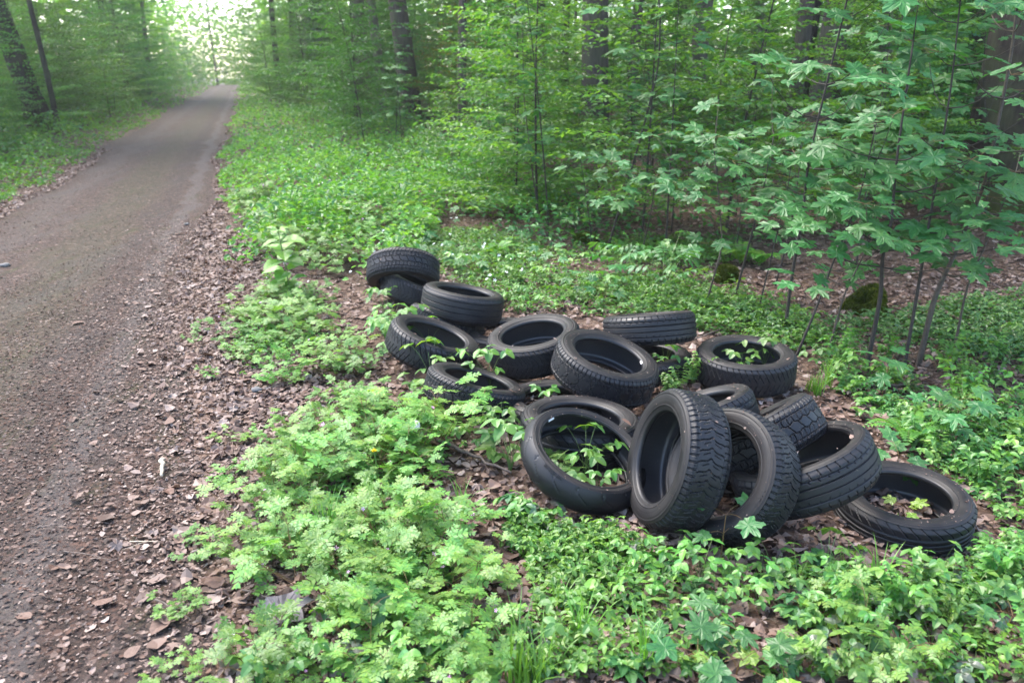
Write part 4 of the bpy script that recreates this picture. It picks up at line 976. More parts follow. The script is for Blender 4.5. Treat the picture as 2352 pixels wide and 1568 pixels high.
def syc_tree(pts, label, seed, leaf=.15, tiers=7, r0=.011, first=.35, branch=.60):
    """sapling whose stem passes the given places of the photograph at the distance of its foot"""
    r = np.random.default_rng(seed)
    S = np.array(pts, float) / 1.063
    b = gp(*S[0]); Yd = b[1]; b[2] = float(zg(b[0], b[1])) - .02
    P = [b] + [at_depth(x, y, Yd + r.normal(0, .04) + .06 * i) for i, (x, y) in enumerate(S[1:])]
    P = np.array(P); P = P - b
    n = 4 * len(P); u = np.linspace(0, len(P) - 1, n); P = np.column_stack([np.interp(u, np.arange(len(P)), P[:, i]) for i in range(3)])
    P[1:-1] = (P[:-2] + 2 * P[1:-1] + P[2:]) / 4
    e = empty('sycamore_sapling', tuple(b), label=label, cat='sapling', group='sycamore saplings of the right wood')
    st = [tube(P, np.linspace(r0, r0 * .35, n), 6)]
    H = P[-1, 2]
    ends = [(P[-1], r.uniform(0, 6))]
    for k in range(tiers):
        f = first + (1 - first) * (k + r.uniform(.1, .9)) / tiers; p0 = P[min(n - 1, int(f * n))]; az = r.uniform(0, 6.28)
        for s in range(2):
            L = r.uniform(.12, branch); a = az + s * math.pi + r.normal(0, .3); o = np.array([math.cos(a), math.sin(a), 0]); q = p0 + o * L + [0, 0, L * r.uniform(.15, .8)]
            st.append(tube(bez(p0, p0 + o * L * .55, q, 5), np.linspace(r0 * .35, .0018, 5), 4)); ends.append((q, a))
    pet = []; L_ = []
    for q, az in ends:
        for k in range(int(r.integers(3, 6))):
            a = az + k * 1.4 + r.uniform(-.4, .4); pl = r.uniform(.05, .13); o = np.array([math.cos(a), math.sin(a), 0]); w = q + o * pl + [0, 0, r.uniform(-.02, .04)]
            pet.append(tube(np.array([q, w]), [.0015, .0011], 3, False)); L_.append((w, o))
    obj('stem', mesh_np('stem', *join(st), M['darkstem'] if seed % 3 else M['brownstem'], True), e)
    obj('petioles', mesh_np('petioles', *join(pet), M['redstem']), e)['kind'] = 'stuff'
    for w, o in L_:
        put_leaf(e, SYC_ME[int(r.integers(0, 5))], w, o + [0, 0, -.10], [r.normal(0, .22), r.normal(-.28, .22), 1], leaf * r.uniform(.8, 1.6))
    return e

STEMS = [
 ([(1477, 597), (1559, 356), (1609, 165), (1613, 20), (1590, -150)], 'sycamore sapling leaning right, its foot left of the mossy stump', 8, .16, .014),
 ([(1758, 543), (1745, 300), (1790, 0), (1800, -160)], 'straight thin sycamore sapling left of the grooved trunk', 8, .16, .010),
 ([(1918, 793), (1935, 660), (1959, 532), (1974, 386), (2069, 0), (2090, -120)], 'tall sycamore sapling crossing in front of the grooved trunk', 10, .15, .014),
 ([(2119, 873), (2151, 723), (2154, 627), (2176, 548), (2190, 380), (2230, 100)], 'sycamore sapling with kinked stem in front of the hollow mossy stump', 8, .15, .016),
 ([(2246, 867), (2278, 739), (2297, 691), (2342, 596), (2409, 438), (2469, 140), (2490, -50)], 'thick sycamore sapling leaning right in front of the very thick trunk', 8, .16, .020),
 ([(2211, 876), (2246, 678), (2265, 564), (2290, 421), (2325, 193), (2350, -50)], 'dark upright sycamore sapling left of the very thick trunk', 9, .15, .012),
 ([(1791, 727), (1824, 614), (1865, 456), (1890, 330)], 'bare curved sapling stem just right of the mossy stump', 5, .13, .011),
 ([(1723, 733), (1755, 634), (1764, 590), (1752, 450), (1740, 330)], 'thin crooked sapling just left of the mossy stump', 5, .13, .009),
 ([(1853, 741), (1890, 600), (1920, 480), (1935, 380)], 'very thin sapling stem between the mossy stump and the tall sapling', 4, .12, .007),
 ([(1943, 854), (1990, 760), (2030, 650), (2100, 480), (2140, 300)], 'slanting dark sapling rising from beside the flat tyre at the back right', 7, .14, .010),
 ([(2020, 850), (2060, 720), (2120, 600), (2150, 500)], 'short slanting sapling in front of the hollow mossy stump', 4, .12, .008),
 ([(1893, 690), (1930, 560), (1950, 430), (1960, 300)], 'thin straight sapling a step behind the tall sycamore sapling', 5, .13, .009),
 ([(2090, 660), (2105, 520), (2140, 330), (2180, 50)], 'thin sapling right of the grooved trunk carrying flat tiers of leaves', 8, .15, .010),
 ([(2330, 850), (2360, 700), (2440, 520), (2480, 420)], 'sapling slanting towards the right edge below the very thick trunk', 6, .13, .010),
 ([(1640, 560), (1650, 430), (1660, 280)], 'low sycamore sapling in front of the olive grey trunk', 6, .16, .009),
 ([(1560, 640), (1590, 520), (1600, 430)], 'small sycamore sapling right of the leaning sapling foot', 5, .14, .008),
 ([(1320, 540), (1300, 420), (1280, 250), (1275, 60)], 'thin dark sapling at the left of the right wood, behind the middle of the heap', 7, .13, .010),
 ([(2400, 560), (2420, 400), (2400, 200), (2410, 0)], 'sycamore sapling in front of the very thick trunk at the right edge', 8, .14, .010),
]
for k, (pts, lab, tiers, lf, r0) in enumerate(STEMS):
    syc_tree(pts, lab, 500 + k, lf, tiers, r0, .3 if tiers > 6 else .4)
# further sycamore saplings, leaves joined
r = np.random.default_rng(55)
SV = []
for k in range(5):
    st, pos, fw, sc, rr = b_syc(520 + k, [1.3, 1.9, 2.5, 1.0, 3.0][k], [4, 6, 8, 3, 9][k], .15)
    parts = []; li = rr.integers(0, 5, len(pos)); rot = up_rot(len(pos), .25, rr, np.array(fw)); pos = np.array(pos); sc = np.array(sc)
    for q in range(5):
        m = li == q
        if m.any(): parts.append(scatter(LOB[q], pos[m], rot[m], sc[m]))
    SV.append(cached('syc%d' % k, (st, join(parts), None), M['darkstem'], M['syc']))
cnt = 0
for k in range(2000):
    if cnt >= 58: break
    y = r.uniform(7.6, 20); x = r.uniform(.4, 15) if r.uniform() < .75 else r.uniform(-3, 3)
    if abs(x) > .7 * y + .6 or x < path_r(y) + 3.6: continue
    if any((x - a) ** 2 + (y - b) ** 2 < .5 for a, b in SAP) or (hides(x, y) and r.uniform() < .95): continue
    vi = int(r.integers(0, 5)); put_sapling(x, y, SV[vi], r.uniform(.75, 1.2), '%s sycamore sapling %s, near %s' % (['hip-high', 'man-high', 'tall', 'low', 'very tall'][vi], 'on the right' if x > 3.5 else 'behind the heap', by_tree(x, y)), 'sycamore thicket ' + ('right' if x > 3.5 else 'behind the heap'), 'sycamore_sapling'); cnt += 1

# ------------------------------------------------------------------ sycamore seedlings by the tyres
def seedling(px, py, h, leaf, label, seed, young=False, pairs=2, z=0.0):
    r = np.random.default_rng(seed); b = gp(px, py); b[2] = float(zg(b[0], b[1])) + z
    e = empty('sycamore_seedling', tuple(b), label=label, cat='seedling', group='sycamore seedlings')
    ln = r.normal(0, .18, 2) * h; S = bez([0, 0, -.01], [0, 0, h * .6], [ln[0], ln[1], h], 6)
    st = [tube(S, np.linspace(.0032, .0018, 6), 4)]; me = SYC_YOUNG if young else SYC_ME; L_ = []
    for k in range(pairs):
        q = S[-1] if k == 0 else S[4 - k]; az = r.uniform(0, 6.28) + k * 1.57
        for s in range(2 if k else 3):
            a = az + s * (math.pi if k else 2.1) + r.normal(0, .25); o = np.array([math.cos(a), math.sin(a), 0]); pl = leaf * r.uniform(.45, .8); w = q + o * pl + [0, 0, pl * .35]
            st.append(tube(bez(q, q + o * pl * .5 + [0, 0, pl * .4], w, 4), [.0014, .0012, .0011, .001], 3)); L_.append((w, o, leaf * r.uniform(.8, 1.1) * (1 - .15 * k)))
    obj('stem', mesh_np('stem', *join(st), M['redstem']), e)
    for w, o, s in L_: put_leaf(e, me[int(r.integers(0, 5))], w, o + [0, 0, -.35], [r.normal(0, .18), r.normal(-.2, .18), 1], s)
    if young is False and r.uniform() < .4:
        put_leaf(e, SYC_YOUNG[0], S[-1] + [0, 0, .01], [0.3, -.8, .2], [0, -.3, 1], leaf * .4)
for q in [
 (1655, 1288, .20, .12, 'sycamore seedling with three fresh leaves at the foot of the leaning V-tread tyre', 1, False, 2),
 (2030, 885, .26, .15, 'large-leaved sycamore seedling right behind the flat tyre at the back right', 2, False, 2),
 (2130, 965, .26, .15, 'broad sycamore seedling with big drooping leaves on the right, above the ribbed tyre', 3, False, 3),
 (2200, 1000, .22, .14, 'sycamore seedling with big leaves right of the broad one, near the right edge', 4, False, 2),
 (2060, 1075, .16, .13, 'bluish sycamore seedling hanging over the tyre at the right end', 5, False, 2),
 (2085, 1165, .03, .075, 'small sycamore seedling inside the tyre at the right end', 6, True, 2),
 (1255, 640, .25, .14, 'pale sycamore seedling behind the round arrow-tread tyre', 7, False, 2),
 (1390, 705, .16, .13, 'sycamore seedling directly behind the edge-on ribbed tyre', 8, False, 3),
 (1330, 690, .18, .12, 'sycamore seedling left of the one behind the ribbed tyre', 9, False, 2),
 (1020, 615, .16, .17, 'big-leaved sycamore seedling right behind the farthest tyre', 10, False, 3),
 (955, 570, .16, .17, 'sycamore seedling just beyond the farthest tyre', 11, False, 2),
 (1085, 640, .14, .14, 'low sycamore seedling right of the four-grooved tyre', 12, False, 2),
 (1565, 1535, .10, .115, 'sycamore seedling with wide leaves at the bottom, right of the grass tuft', 13, False, 3),
 (1690, 1560, .08, .12, 'large dull green sycamore seedling cut by the bottom edge', 14, False, 3),
 (1660, 1480, .09, .09, 'sycamore seedling among brambles a step above the bottom edge', 15, False, 2),
 (1800, 1580, .06, .10, 'yellow-green sycamore seedling at the very bottom edge', 16, True, 2),
 (2310, 1440, .10, .12, 'dark sycamore seedling close to the lower right edge', 17, False, 2),
 (1930, 1370, .06, .08, 'small sycamore seedling in front of the tyre at the right end', 18, False, 2),
 (980, 500, .2, .16, 'sycamore seedling at the near edge of the bright verge', 19, False, 2),
 (905, 480, .18, .16, 'sycamore seedling deeper in the bright verge', 20, False, 2),
 (860, 540, .2, .15, 'sycamore seedling beside the grass of the verge', 23, False, 2),
 (1060, 520, .25, .15, 'sycamore seedling where the verge meets the wood', 24, False, 3),
 (1130, 500, .3, .15, 'taller sycamore seedling at the foot of the first saplings', 25, False, 3),
 (1000, 450, .3, .16, 'sycamore seedling far up the bright verge', 26, False, 3),
 (1190, 570, .2, .14, 'sycamore seedling in the leaf litter behind the four-grooved tyre', 27, False, 2),
 (1640, 560, .3, .14, 'young sycamore with light leaves in front of the mossy stump', 21, True, 2),
 (935, 690, .10, .07, 'tiny sycamore seedling against the tread of the tyre under the farthest one', 22, False, 1),
]: seedling(q[0], q[1], q[2], q[3], q[4], q[5], q[6], q[7])

# ------------------------------------------------------------------ ferns, elder, tall weed, dandelions
FERN = [cached('fern%d' % k, b_fern(600 + k, 6, .30), M['greenstem'], M['cover']) for k in range(2)]
for k, (x, y, s, lab) in enumerate([(1700, 600, 1.1, 'fern left of the mossy stump'), (1745, 605, .9, 'fern right above the mossy stump'), (2085, 990, .8, 'pale fern under the big sycamore seedlings on the right'), (1140, 590, .8, 'small fern behind the four-grooved tyre')]):
    b = gp(x, y); plant('fern', FERN[k % 2], (b[0], b[1], float(zg(b[0], b[1]))), k, s, 'feathery light green ' + lab, 'fern', 'ferns')
ELD = [cached('elder%d' % k, b_tri(620 + k, 7, .42, .17, PIN_LEAF, .45, .3), M['greenstem'], M['cover_dark' if k else 'syc']) for k in range(3)]
for k, (x, y, s, lab) in enumerate([(1520, 705, 1.2, 'upright elder with pinnate leaves behind the edge-on ribbed tyre'), (1450, 660, .9, 'elder left of the upright one, leaves in bluish green tiers'), (1420, 640, .8, 'low elder at the left of the elder group'), (1550, 690, .8, 'small elder at the right of the elder group'), (1490, 640, .9, 'elder behind the others, before the leaning sapling')]):
    b = gp(x, y); plant('elder_shrub', ELD[k % 3], (b[0], b[1], float(zg(b[0], b[1]))), k * 1.1, s, lab, 'shrub', 'elder shrubs')

WIDE = [mesh_np('wide_leaf_%d' % k, *leaf_oval(.40, .10, .35, k, 1.0), M['oval']) for k in range(3)]
b = gp(668, 690); b[2] = float(zg(b[0], b[1]))
e = empty('tall_weed', tuple(b), label='tall pale green weed with broad toothed leaves standing over the verge plants', cat='weed')
S = bez([0, 0, 0], [-.01, 0, .3], [-.06, .02, .60], 8); obj('stem', mesh_np('stem', *tube(S, np.linspace(.007, .0035, 8), 6), M['greenstem']), e)
r = np.random.default_rng(9)
for k in range(24):
    u = .12 + .88 * (k / 23) ** 1.0; q = S[min(7, int(u * 7.99))]; a = k * 2.4 + .5; o = np.array([math.cos(a), math.sin(a), 0]); top = k > 18
    put_leaf(e, WIDE[k % 3], q + o * .02 + [0, 0, .0], o + [0, 0, .5 if not top else 1.2], [-o[0] * .3 + r.normal(0, .2), -o[1] * .3 - .2, 1], (.085 if top else r.uniform(.14, .20)) * 1.0)
# dandelions
def dandelion(px, py, h, label, clock):
    b = gp(px, py); b[2] = float(zg(b[0], b[1])); e = empty('dandelion', tuple(b), label=label, cat='flower')
    S = bez([0, 0, 0], [.01, 0, h * .6], [.0, -.01, h], 6); obj('stem', mesh_np('stem', *tube(S, [.0026] * 6, 5), M['greenstem']), e)
    r = np.random.default_rng(3); n = 130
    if clock:
        d = r.normal(0, 1, (n, 3)); d /= np.linalg.norm(d, axis=1, keepdims=True); R0 = .023; parts = []
        for q in d: parts.append(tube(np.array([q * .004, q * R0]) + S[-1] + [0, 0, .006], [.00025, .0002], 3, False))
        tuft = combine((np.array([[0, 0, 0], [-.12, .9, .12], [.12, .9, .12]]), np.array([[0, 2, 1]])), [(0, 0, 60 * k, 1, .25) for k in range(6)])
        parts.append(scatter(tuft, d * R0 + S[-1] + [0, 0, .006], rot_from(d, r.normal(0, 1, (n, 3))), .0065))
        obj('seed_head', mesh_np('seed_head', *join(parts), M['fluff']), e)
    else:
        n = 70; a = r.uniform(0, PI2, n); el = r.uniform(.1, 1.3, n); d = np.column_stack([np.cos(a) * np.cos(el), np.sin(a) * np.cos(el), np.sin(el)])
        obj('flower_head', mesh_np('flower_head', *scatter(leaf_dia(.16, 0), np.tile(S[-1], (n, 1)), rot_from(np.cross(d, [.3, .2, 1.]), d), r.uniform(.011, .017, n)), M['yellow']), e)
    a = np.arange(7) * .9; o = np.column_stack([np.cos(a), np.sin(a), .15 + 0 * a])
    obj('leaves', mesh_np('leaves', *scatter(combine(CUT, [(0, 0, 0, 1, 0)]), o * .01, rot_from(np.column_stack([-o[:, 0] * .3, -o[:, 1] * .3, np.ones(7)]), o), .10), M['cover']), e)['kind'] = 'stuff'
dandelion(957, 1062, .20, 'white dandelion clock on a thin stalk left of the motorcycle tyre', True)
dandelion(868, 1155, .26, 'yellow dandelion flower among the lacy verge plants', False)

# ------------------------------------------------------------------ lacy herbs of the verge
HV = [cached('herb%d' % k, b_herb(700 + k, n_, s_, f_), M['redstem'], M['herb'], M['pink']) for k, (n_, s_, f_) in enumerate([(9, 1.0, 2), (8, .9, 0), (11, 1.1, 3), (7, .75, 0), (10, 1.15, 1), (8, .85, 1)])]
HW = ['with two pink flowers', 'without flowers', 'with several pink flowers', 'small and flowerless', 'tall, one pink flower', 'low, one pink flower']
r = np.random.default_rng(66)
LAND = [(gp(655, 1390), 'the big grey fallen leaf'), (gp(957, 1062), 'the dandelion clock'), (gp(868, 1140), 'the yellow dandelion'), (gp(668, 690), 'the tall broad-leaved weed'), (gp(1330, 1230), 'the motorcycle tyre'), (gp(1100, 930), 'the lowest left tyre'), (gp(450, 880), 'the track edge'), (gp(900, 640), 'the farthest tyre'), (gp(1230, 1540), 'the grass tuft at the bottom'), (gp(1640, 1280), 'the upright V-tread tyres'), (gp(2090, 1280), 'the tyre at the right end'), (gp(1720, 880), 'the flat tyre at the back'), (gp(2280, 1500), 'the lower right corner'), (gp(1400, 640), 'the elders'), (gp(2200, 1000), 'the big sycamore seedlings'), (gp(1700, 1520), 'the bottom edge seedlings')]
def near(x, y): return min(LAND, key=lambda q: math.hypot(q[0][0] - x, q[0][1] - y))[1]
def scat(meshes, pts, name, look, cat, group, smin, smax, looks=None, tilt=.12):
    for x, y in pts:
        k = int(r.integers(0, len(meshes)))
        plant(name, meshes[k], (x, y, float(zg(x, y)) - .004), r.uniform(0, 6.28), r.uniform(smin, smax), '%s%s near %s' % (look, ' ' + looks[k] if looks else '', near(x, y)), cat, group, tiltxy=(r.normal(0, tilt), r.normal(0, tilt)))
GL = gp(650, 1400)
okp = lambda x, y: not blocked(x, y, .18, .05) and math.hypot(x - GL[0], y - GL[1] + .06) > .20
A_ = [(600, 1130), (640, 1050), (700, 960), (800, 920), (960, 940), (1000, 1000), (1080, 1020), (1040, 1060), (960, 1120), (1000, 1200), (1080, 1260), (1140, 1330), (1120, 1430), (1000, 1480), (800, 1400), (680, 1330), (600, 1330), (570, 1250)]
B_ = [(520, 830), (560, 740), (620, 680), (700, 670), (780, 720), (820, 800), (830, 870), (740, 890), (600, 890), (530, 870)]
pts = in_poly(A_, 56, r, .10, okp) + in_poly(B_, 34, r, .11, okp)
pts += [tuple(gp(x, y)[:2]) for x, y in [(600, 1545), (650, 1570), (720, 1555), (860, 1560), (1000, 1580), (1090, 1520), (620, 1020), (2000, 1500), (820, 1500)]]
scat(HV, pts, 'lacy_herb', 'lacy light green herb', 'herb', 'lacy herbs of the verge', .42, 1.08, HW)
scat([HV[3], HV[1]], [tuple(gp(x, y)[:2]) for x, y in [(400, 1410), (440, 1415), (400, 1550), (470, 1270), (450, 780), (480, 870), (530, 1100), (540, 1020), (2060, 1520)]], 'lacy_herb', 'small lone lacy herb', 'herb', 'lone lacy herbs', .3, .45)
V_ = [(560, 480), (700, 470), (860, 520), (980, 560), (860, 580), (760, 640), (640, 600), (590, 560)]
scat(HV, in_poly(V_, 26, r, .2, okp), 'lacy_herb', 'lacy light green herb on the verge beyond the tyres', 'herb', 'lacy herbs of the far verge', .9, 1.3)

# trefoil plants and mixed low plants round the heap
TV = [cached('trefoil%d' % k, b_tri(720 + k, n_, h_, s_, TRI_LEAF, .6, .3), M['greenstem'], M['oval']) for k, (n_, h_, s_) in enumerate([(6, .14, .052), (5, .10, .045), (8, .18, .055), (4, .08, .06)])]
FV = [cached('five%d' % k, b_tri(740 + k, n_, h_, s_, FIVE_LEAF, .7, .25), M['greenstem'], M['syc']) for k, (n_, h_, s_) in enumerate([(5, .10, .075), (4, .07, .065)])]
BR = [cached('bramble%d' % k, b_tri(760 + k, n_, h_, s_, TRI_LEAF, .9, .35), M['redstem'], M['bramble']) for k, (n_, h_, s_) in enumerate([(5, .14, .06), (6, .10, .055)])]
BU = [cached('bush%d' % k, b_bush(780 + k, h_, n_, l_), M['greenstem'], M['oval']) for k, (h_, n_, l_) in enumerate([(.24, 7, .05), (.34, 9, .05), (.18, 6, .045), (.28, 6, .06)])]
C_ = [(520, 1568), (560, 1450), (760, 1400), (1000, 1480), (1230, 1420), (1200, 1290), (1190, 1190), (1290, 1200), (1500, 1230), (1700, 1300), (1900, 1290), (2050, 1330), (2240, 1270), (2352, 1200), (2352, 1568)]
scat(TV, in_poly(C_, 62, r, .12, okp), 'trefoil_plant', 'low plant with three-part leaves', 'plant', 'trefoil plants in front of the heap', .55, 1.05)
scat(FV, in_poly(C_, 22, r, .18, okp), 'spreading_plant', 'low plant with fans of long oval leaves', 'plant', 'fan-leaved plants', .6, 1.0)
scat(FV, [tuple(gp(x, y)[:2]) for x, y in [(845, 1440), (1020, 1520), (1060, 1490), (940, 1545)]], 'spreading_plant', 'fresh plant with fans of long oval leaves', 'plant', 'fan-leaved plants', 1.0, 1.4)
D_ = [(1850, 1350), (2100, 1330), (2352, 1230), (2500, 1300), (2500, 1568), (1900, 1568)]
scat(BU, in_poly(D_, 26, r, .13, okp), 'leafy_shrublet', 'spray of twigs with small oval leaves', 'shrub', 'leafy sprays in front', .5, .9)
scat(BR, in_poly(D_, 16, r, .2, okp) + in_poly(C_, 10, r, .3, okp), 'bramble', 'dark bramble with some purplish leaves', 'bramble', 'brambles', .6, 1.0)
E_ = [(1860, 800), (2000, 780), (2500, 760), (2500, 1250), (2260, 1130), (2130, 1040), (2010, 960), (1920, 900)]
scat(BU, in_poly(E_, 34, r, .16, okp), 'leafy_shrublet', 'leafy oval-leaved spray right of the heap', 'shrub', 'leafy sprays right of the heap', .6, 1.1)
scat(TV, in_poly(E_, 44, r, .12, okp), 'trefoil_plant', 'low plant with three-part leaves right of the heap', 'plant', 'trefoil plants right of the heap', .5, 1.0)
F_ = [(1010, 600), (1120, 560), (1600, 600), (1860, 760), (1640, 760), (1590, 700), (1400, 730), (1180, 720), (1060, 650)]
scat(TV, in_poly(F_, 70, r, .16, okp), 'trefoil_plant', 'low plant with three-part leaves behind the heap', 'plant', 'trefoil plants behind the heap', .7, 1.3)
K_ = [(880, 720), (1000, 860), (980, 960), (1180, 960), (1190, 1100), (1100, 1050), (930, 900), (860, 760)]
scat(TV, in_poly(K_, 26, r, .12, okp), 'trefoil_plant', 'climbing plant with three-part leaves left of the heap', 'plant', 'trefoil plants left of the heap', .9, 1.5)
okn = lambda x, y: not blocked(x, y, .08, .0) and math.hypot(x - GL[0], y - GL[1] + .06) > .20
W_ = [(1180, 1150), (1280, 1230), (1480, 1250), (1650, 1330), (1880, 1290), (1990, 1330), (2180, 1330), (2290, 1270), (2352, 1330), (2200, 1420), (1900, 1400), (1600, 1420), (1300, 1330), (1150, 1250)]
scat(TV, in_poly(W_, 60, r, .07, okn), 'trefoil_plant', 'small trefoil plant against the front tyres', 'plant', 'small plants at the front tyres', .4, .8)
Q_ = [(1000, 640), (1200, 700), (1400, 720), (1640, 720), (1880, 780), (1900, 880), (1960, 900), (2090, 1020), (2260, 1120), (2330, 1220), (2400, 1100), (2200, 950), (2000, 830), (1880, 730), (1600, 660), (1200, 620)]
scat(TV, in_poly(Q_, 55, r, .10, okn), 'trefoil_plant', 'small trefoil plant behind the heap', 'plant', 'small plants at the rear tyres', .5, .9)
carpet_later = (W_, Q_)
# plants growing inside tyres
def inside(px, py, z, meshes, k, s, label, cat='plant', name='trefoil_plant', grp='plants growing inside tyres'):
    b = gp(px, py, z); b[2] = z - .02
    plant(name, meshes[k], tuple(b), px * .1, s, label, cat, grp)
for i, (px, py, z, k, s) in enumerate([(1330, 1130, .02, 2, 1.1), (1375, 1120, .02, 0, 1.1), (1300, 1110, .03, 1, 1.1), (1345, 1085, .03, 2, 1.2)]):
    inside(px, py, z, TV, k, s, 'leafy plant growing inside the smooth motorcycle tyre, %s of four' % ['front', 'right', 'left', 'rear'][i])
inside(1270, 1090, .06, HV, 0, .6, 'pink-flowered lacy herb at the left inside the motorcycle tyre', 'herb', 'lacy_herb')
for i, (px, py, k, s) in enumerate([(1700, 850, 0, 1.1), (1755, 840, 2, 1.15), (1720, 855, 1, 1.0)]):
    inside(px, py, .03, TV, k, s, 'sprig growing inside the flat tyre at the back right, %s one' % ['left', 'right', 'middle'][i])
inside(1525, 850, .03, TV, 2, .9, 'leaves inside the tyre under the edge-on ribbed tyre')
inside(985, 800, .05, TV, 0, 1.3, 'small sprig inside the left-hand tyre with the dark hole')
inside(1125, 880, .05, TV, 2, 1.3, 'sprig inside the lowest left tyre')
inside(1245, 910, .02, TV, 1, 1.2, 'sprig before the dark hole under the arrow-tread tyre')
for k, (px, py) in enumerate([(1560, 895), (1590, 880), (1535, 905)]):
    b = gp(px, py); plant('leafy_shrublet', BU[k], (b[0], b[1], 0), k, .7, 'bright leafy sprig between the topmost tyre and the flat tyre, %s' % ['middle', 'right', 'left'][k], 'shrub', 'sprigs in the middle of the heap')

# grass tufts
GV = [cached('grass%d' % k, b_grass(800 + k, n_, h_), None, M['grass']) for k, (n_, h_) in enumerate([(26, .26), (18, .20), (30, .32)])]
gp_ = [(1220, 1590), (1250, 1560), (1190, 1575), (1330, 1470), (1290, 1410), (760, 1250), (850, 1180), (700, 1180), (980, 1290), (1060, 1180), (1860, 880), (1900, 870), (1880, 890), (1950, 1300), (950, 1330), (900, 1310), (870, 1000), (1480, 1540), (2010, 1330)]
for k, (x, y) in enumerate(gp_):
    b = gp(x, y)
    if blocked(b[0], b[1], .1, .0): continue
    plant('grass_tuft', GV[k % 3], (b[0], b[1], float(zg(b[0], b[1])) - .005), k * 1.7, .9 if k > 2 else 1.15, 'tuft of thin grass blades near %s' % near(b[0], b[1]), 'grass', 'grass tufts', 'blades')
for x, y in in_poly([(600, 480), (720, 470), (800, 540), (760, 590), (660, 600), (600, 560)], 24, r, .18, okp):
    plant('grass_tuft', GV[int(r.integers(0, 3))], (x, y, float(zg(x, y))), r.uniform(0, 6), 1.2, 'tuft of tall grass on the verge beyond the tall weed', 'grass', 'grass tufts of the far verge', 'blades')

# ------------------------------------------------------------------ carpets that nobody could count
def carpet(name, label, pts, tpl, mat, zlo, zhi, slo, shi, tilt=.35, seed=0, zp=1.5, cat='ground cover'):
    r = np.random.default_rng(seed); P = np.asarray(pts); n = len(P)
    z = zg(P[:, 0], P[:, 1]) + zlo + (np.asarray(zhi) - zlo) * r.uniform(0, 1, n) ** zp
    Q = np.column_stack([P, z]); k = ~in_tyre(Q, .01, .01, .0) if P[:, 1].min() < 8 else np.ones(n, bool)
    Q = Q[k]; n = len(Q); sc = r.uniform(slo, shi, n) if np.isscalar(shi) else slo[k] * r.uniform(.7, 1.2, n)
    return obj(name, mesh_np(name, *scatter(tpl, Q, up_rot(n, tilt, r), sc), mat), kind='stuff', label=label, cat=cat)
def clump(poly, n, seed, f=2.2, thr=-.2, ok=None):
    """points of an area gathered in patches"""
    r = np.random.default_rng(seed); P = np.array([gp(x, y)[:2] for x, y in poly]); lo, hi = P.min(0), P.max(0); out = np.zeros((0, 2))
    for _ in range(40):
        q = r.uniform(lo, hi, (n * 3, 2)); c = np.zeros(len(q), bool); j = len(P) - 1
        for i in range(len(P)):
            with np.errstate(divide='ignore', invalid='ignore'):
                t = ((P[i, 1] > q[:, 1]) != (P[j, 1] > q[:, 1])) & (q[:, 0] < (P[j, 0] - P[i, 0]) * (q[:, 1] - P[i, 1]) / (P[j, 1] - P[i, 1]) + P[i, 0])
            c ^= t; j = i
        w = np.sin(q[:, 0] * f * 2.1 + seed) + np.sin(q[:, 1] * f * 1.7 + 2 * seed) + np.sin((q[:, 0] + q[:, 1]) * f * 1.3) + r.normal(0, .7, len(q))
        out = np.concatenate([out, q[c & (w > thr)]])
        if len(out) >= n: break
    return out[:n]
carpet('ground_cover', 'carpet of small fresh leaves in front of the heap', clump(C_, 1500, 1, 2.2, .0), SMALL_TRI, M['cover'], .01, .09, .016, .032, .35, 1)
carpet('ground_cover', 'small fresh leaves close around the tyres', np.concatenate([clump(W_, 1300, 7, 2.5, -.4), clump(Q_, 2200, 8, 2.0, -.3)]), SMALL_TRI, M['cover'], .01, .08, .016, .034, .35, 7)
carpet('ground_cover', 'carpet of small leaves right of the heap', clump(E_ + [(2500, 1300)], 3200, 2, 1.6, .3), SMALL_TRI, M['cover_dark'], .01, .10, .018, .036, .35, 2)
carpet('ground_cover', 'carpet of small leaves behind the heap', clump([(900, 560), (1120, 520), (1700, 560), (1900, 760), (1850, 800), (1640, 760), (1400, 730), (1180, 720), (1040, 660)], 9000, 3, 1.4, .0), SMALL_TRI, M['cover'], .01, .12, .02, .042, .35, 3)
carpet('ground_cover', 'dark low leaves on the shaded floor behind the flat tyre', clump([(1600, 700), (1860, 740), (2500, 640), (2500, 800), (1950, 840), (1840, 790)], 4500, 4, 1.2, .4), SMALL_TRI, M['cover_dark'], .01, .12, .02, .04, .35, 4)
carpet('ground_cover', 'lower leaves filling the lacy verge patch', np.concatenate([clump(A_, 900, 5, 3, .5), clump(B_, 800, 6, 3, .5)]), SMALL_TRI, M['herb'], .01, .10, .016, .032, .4, 5)

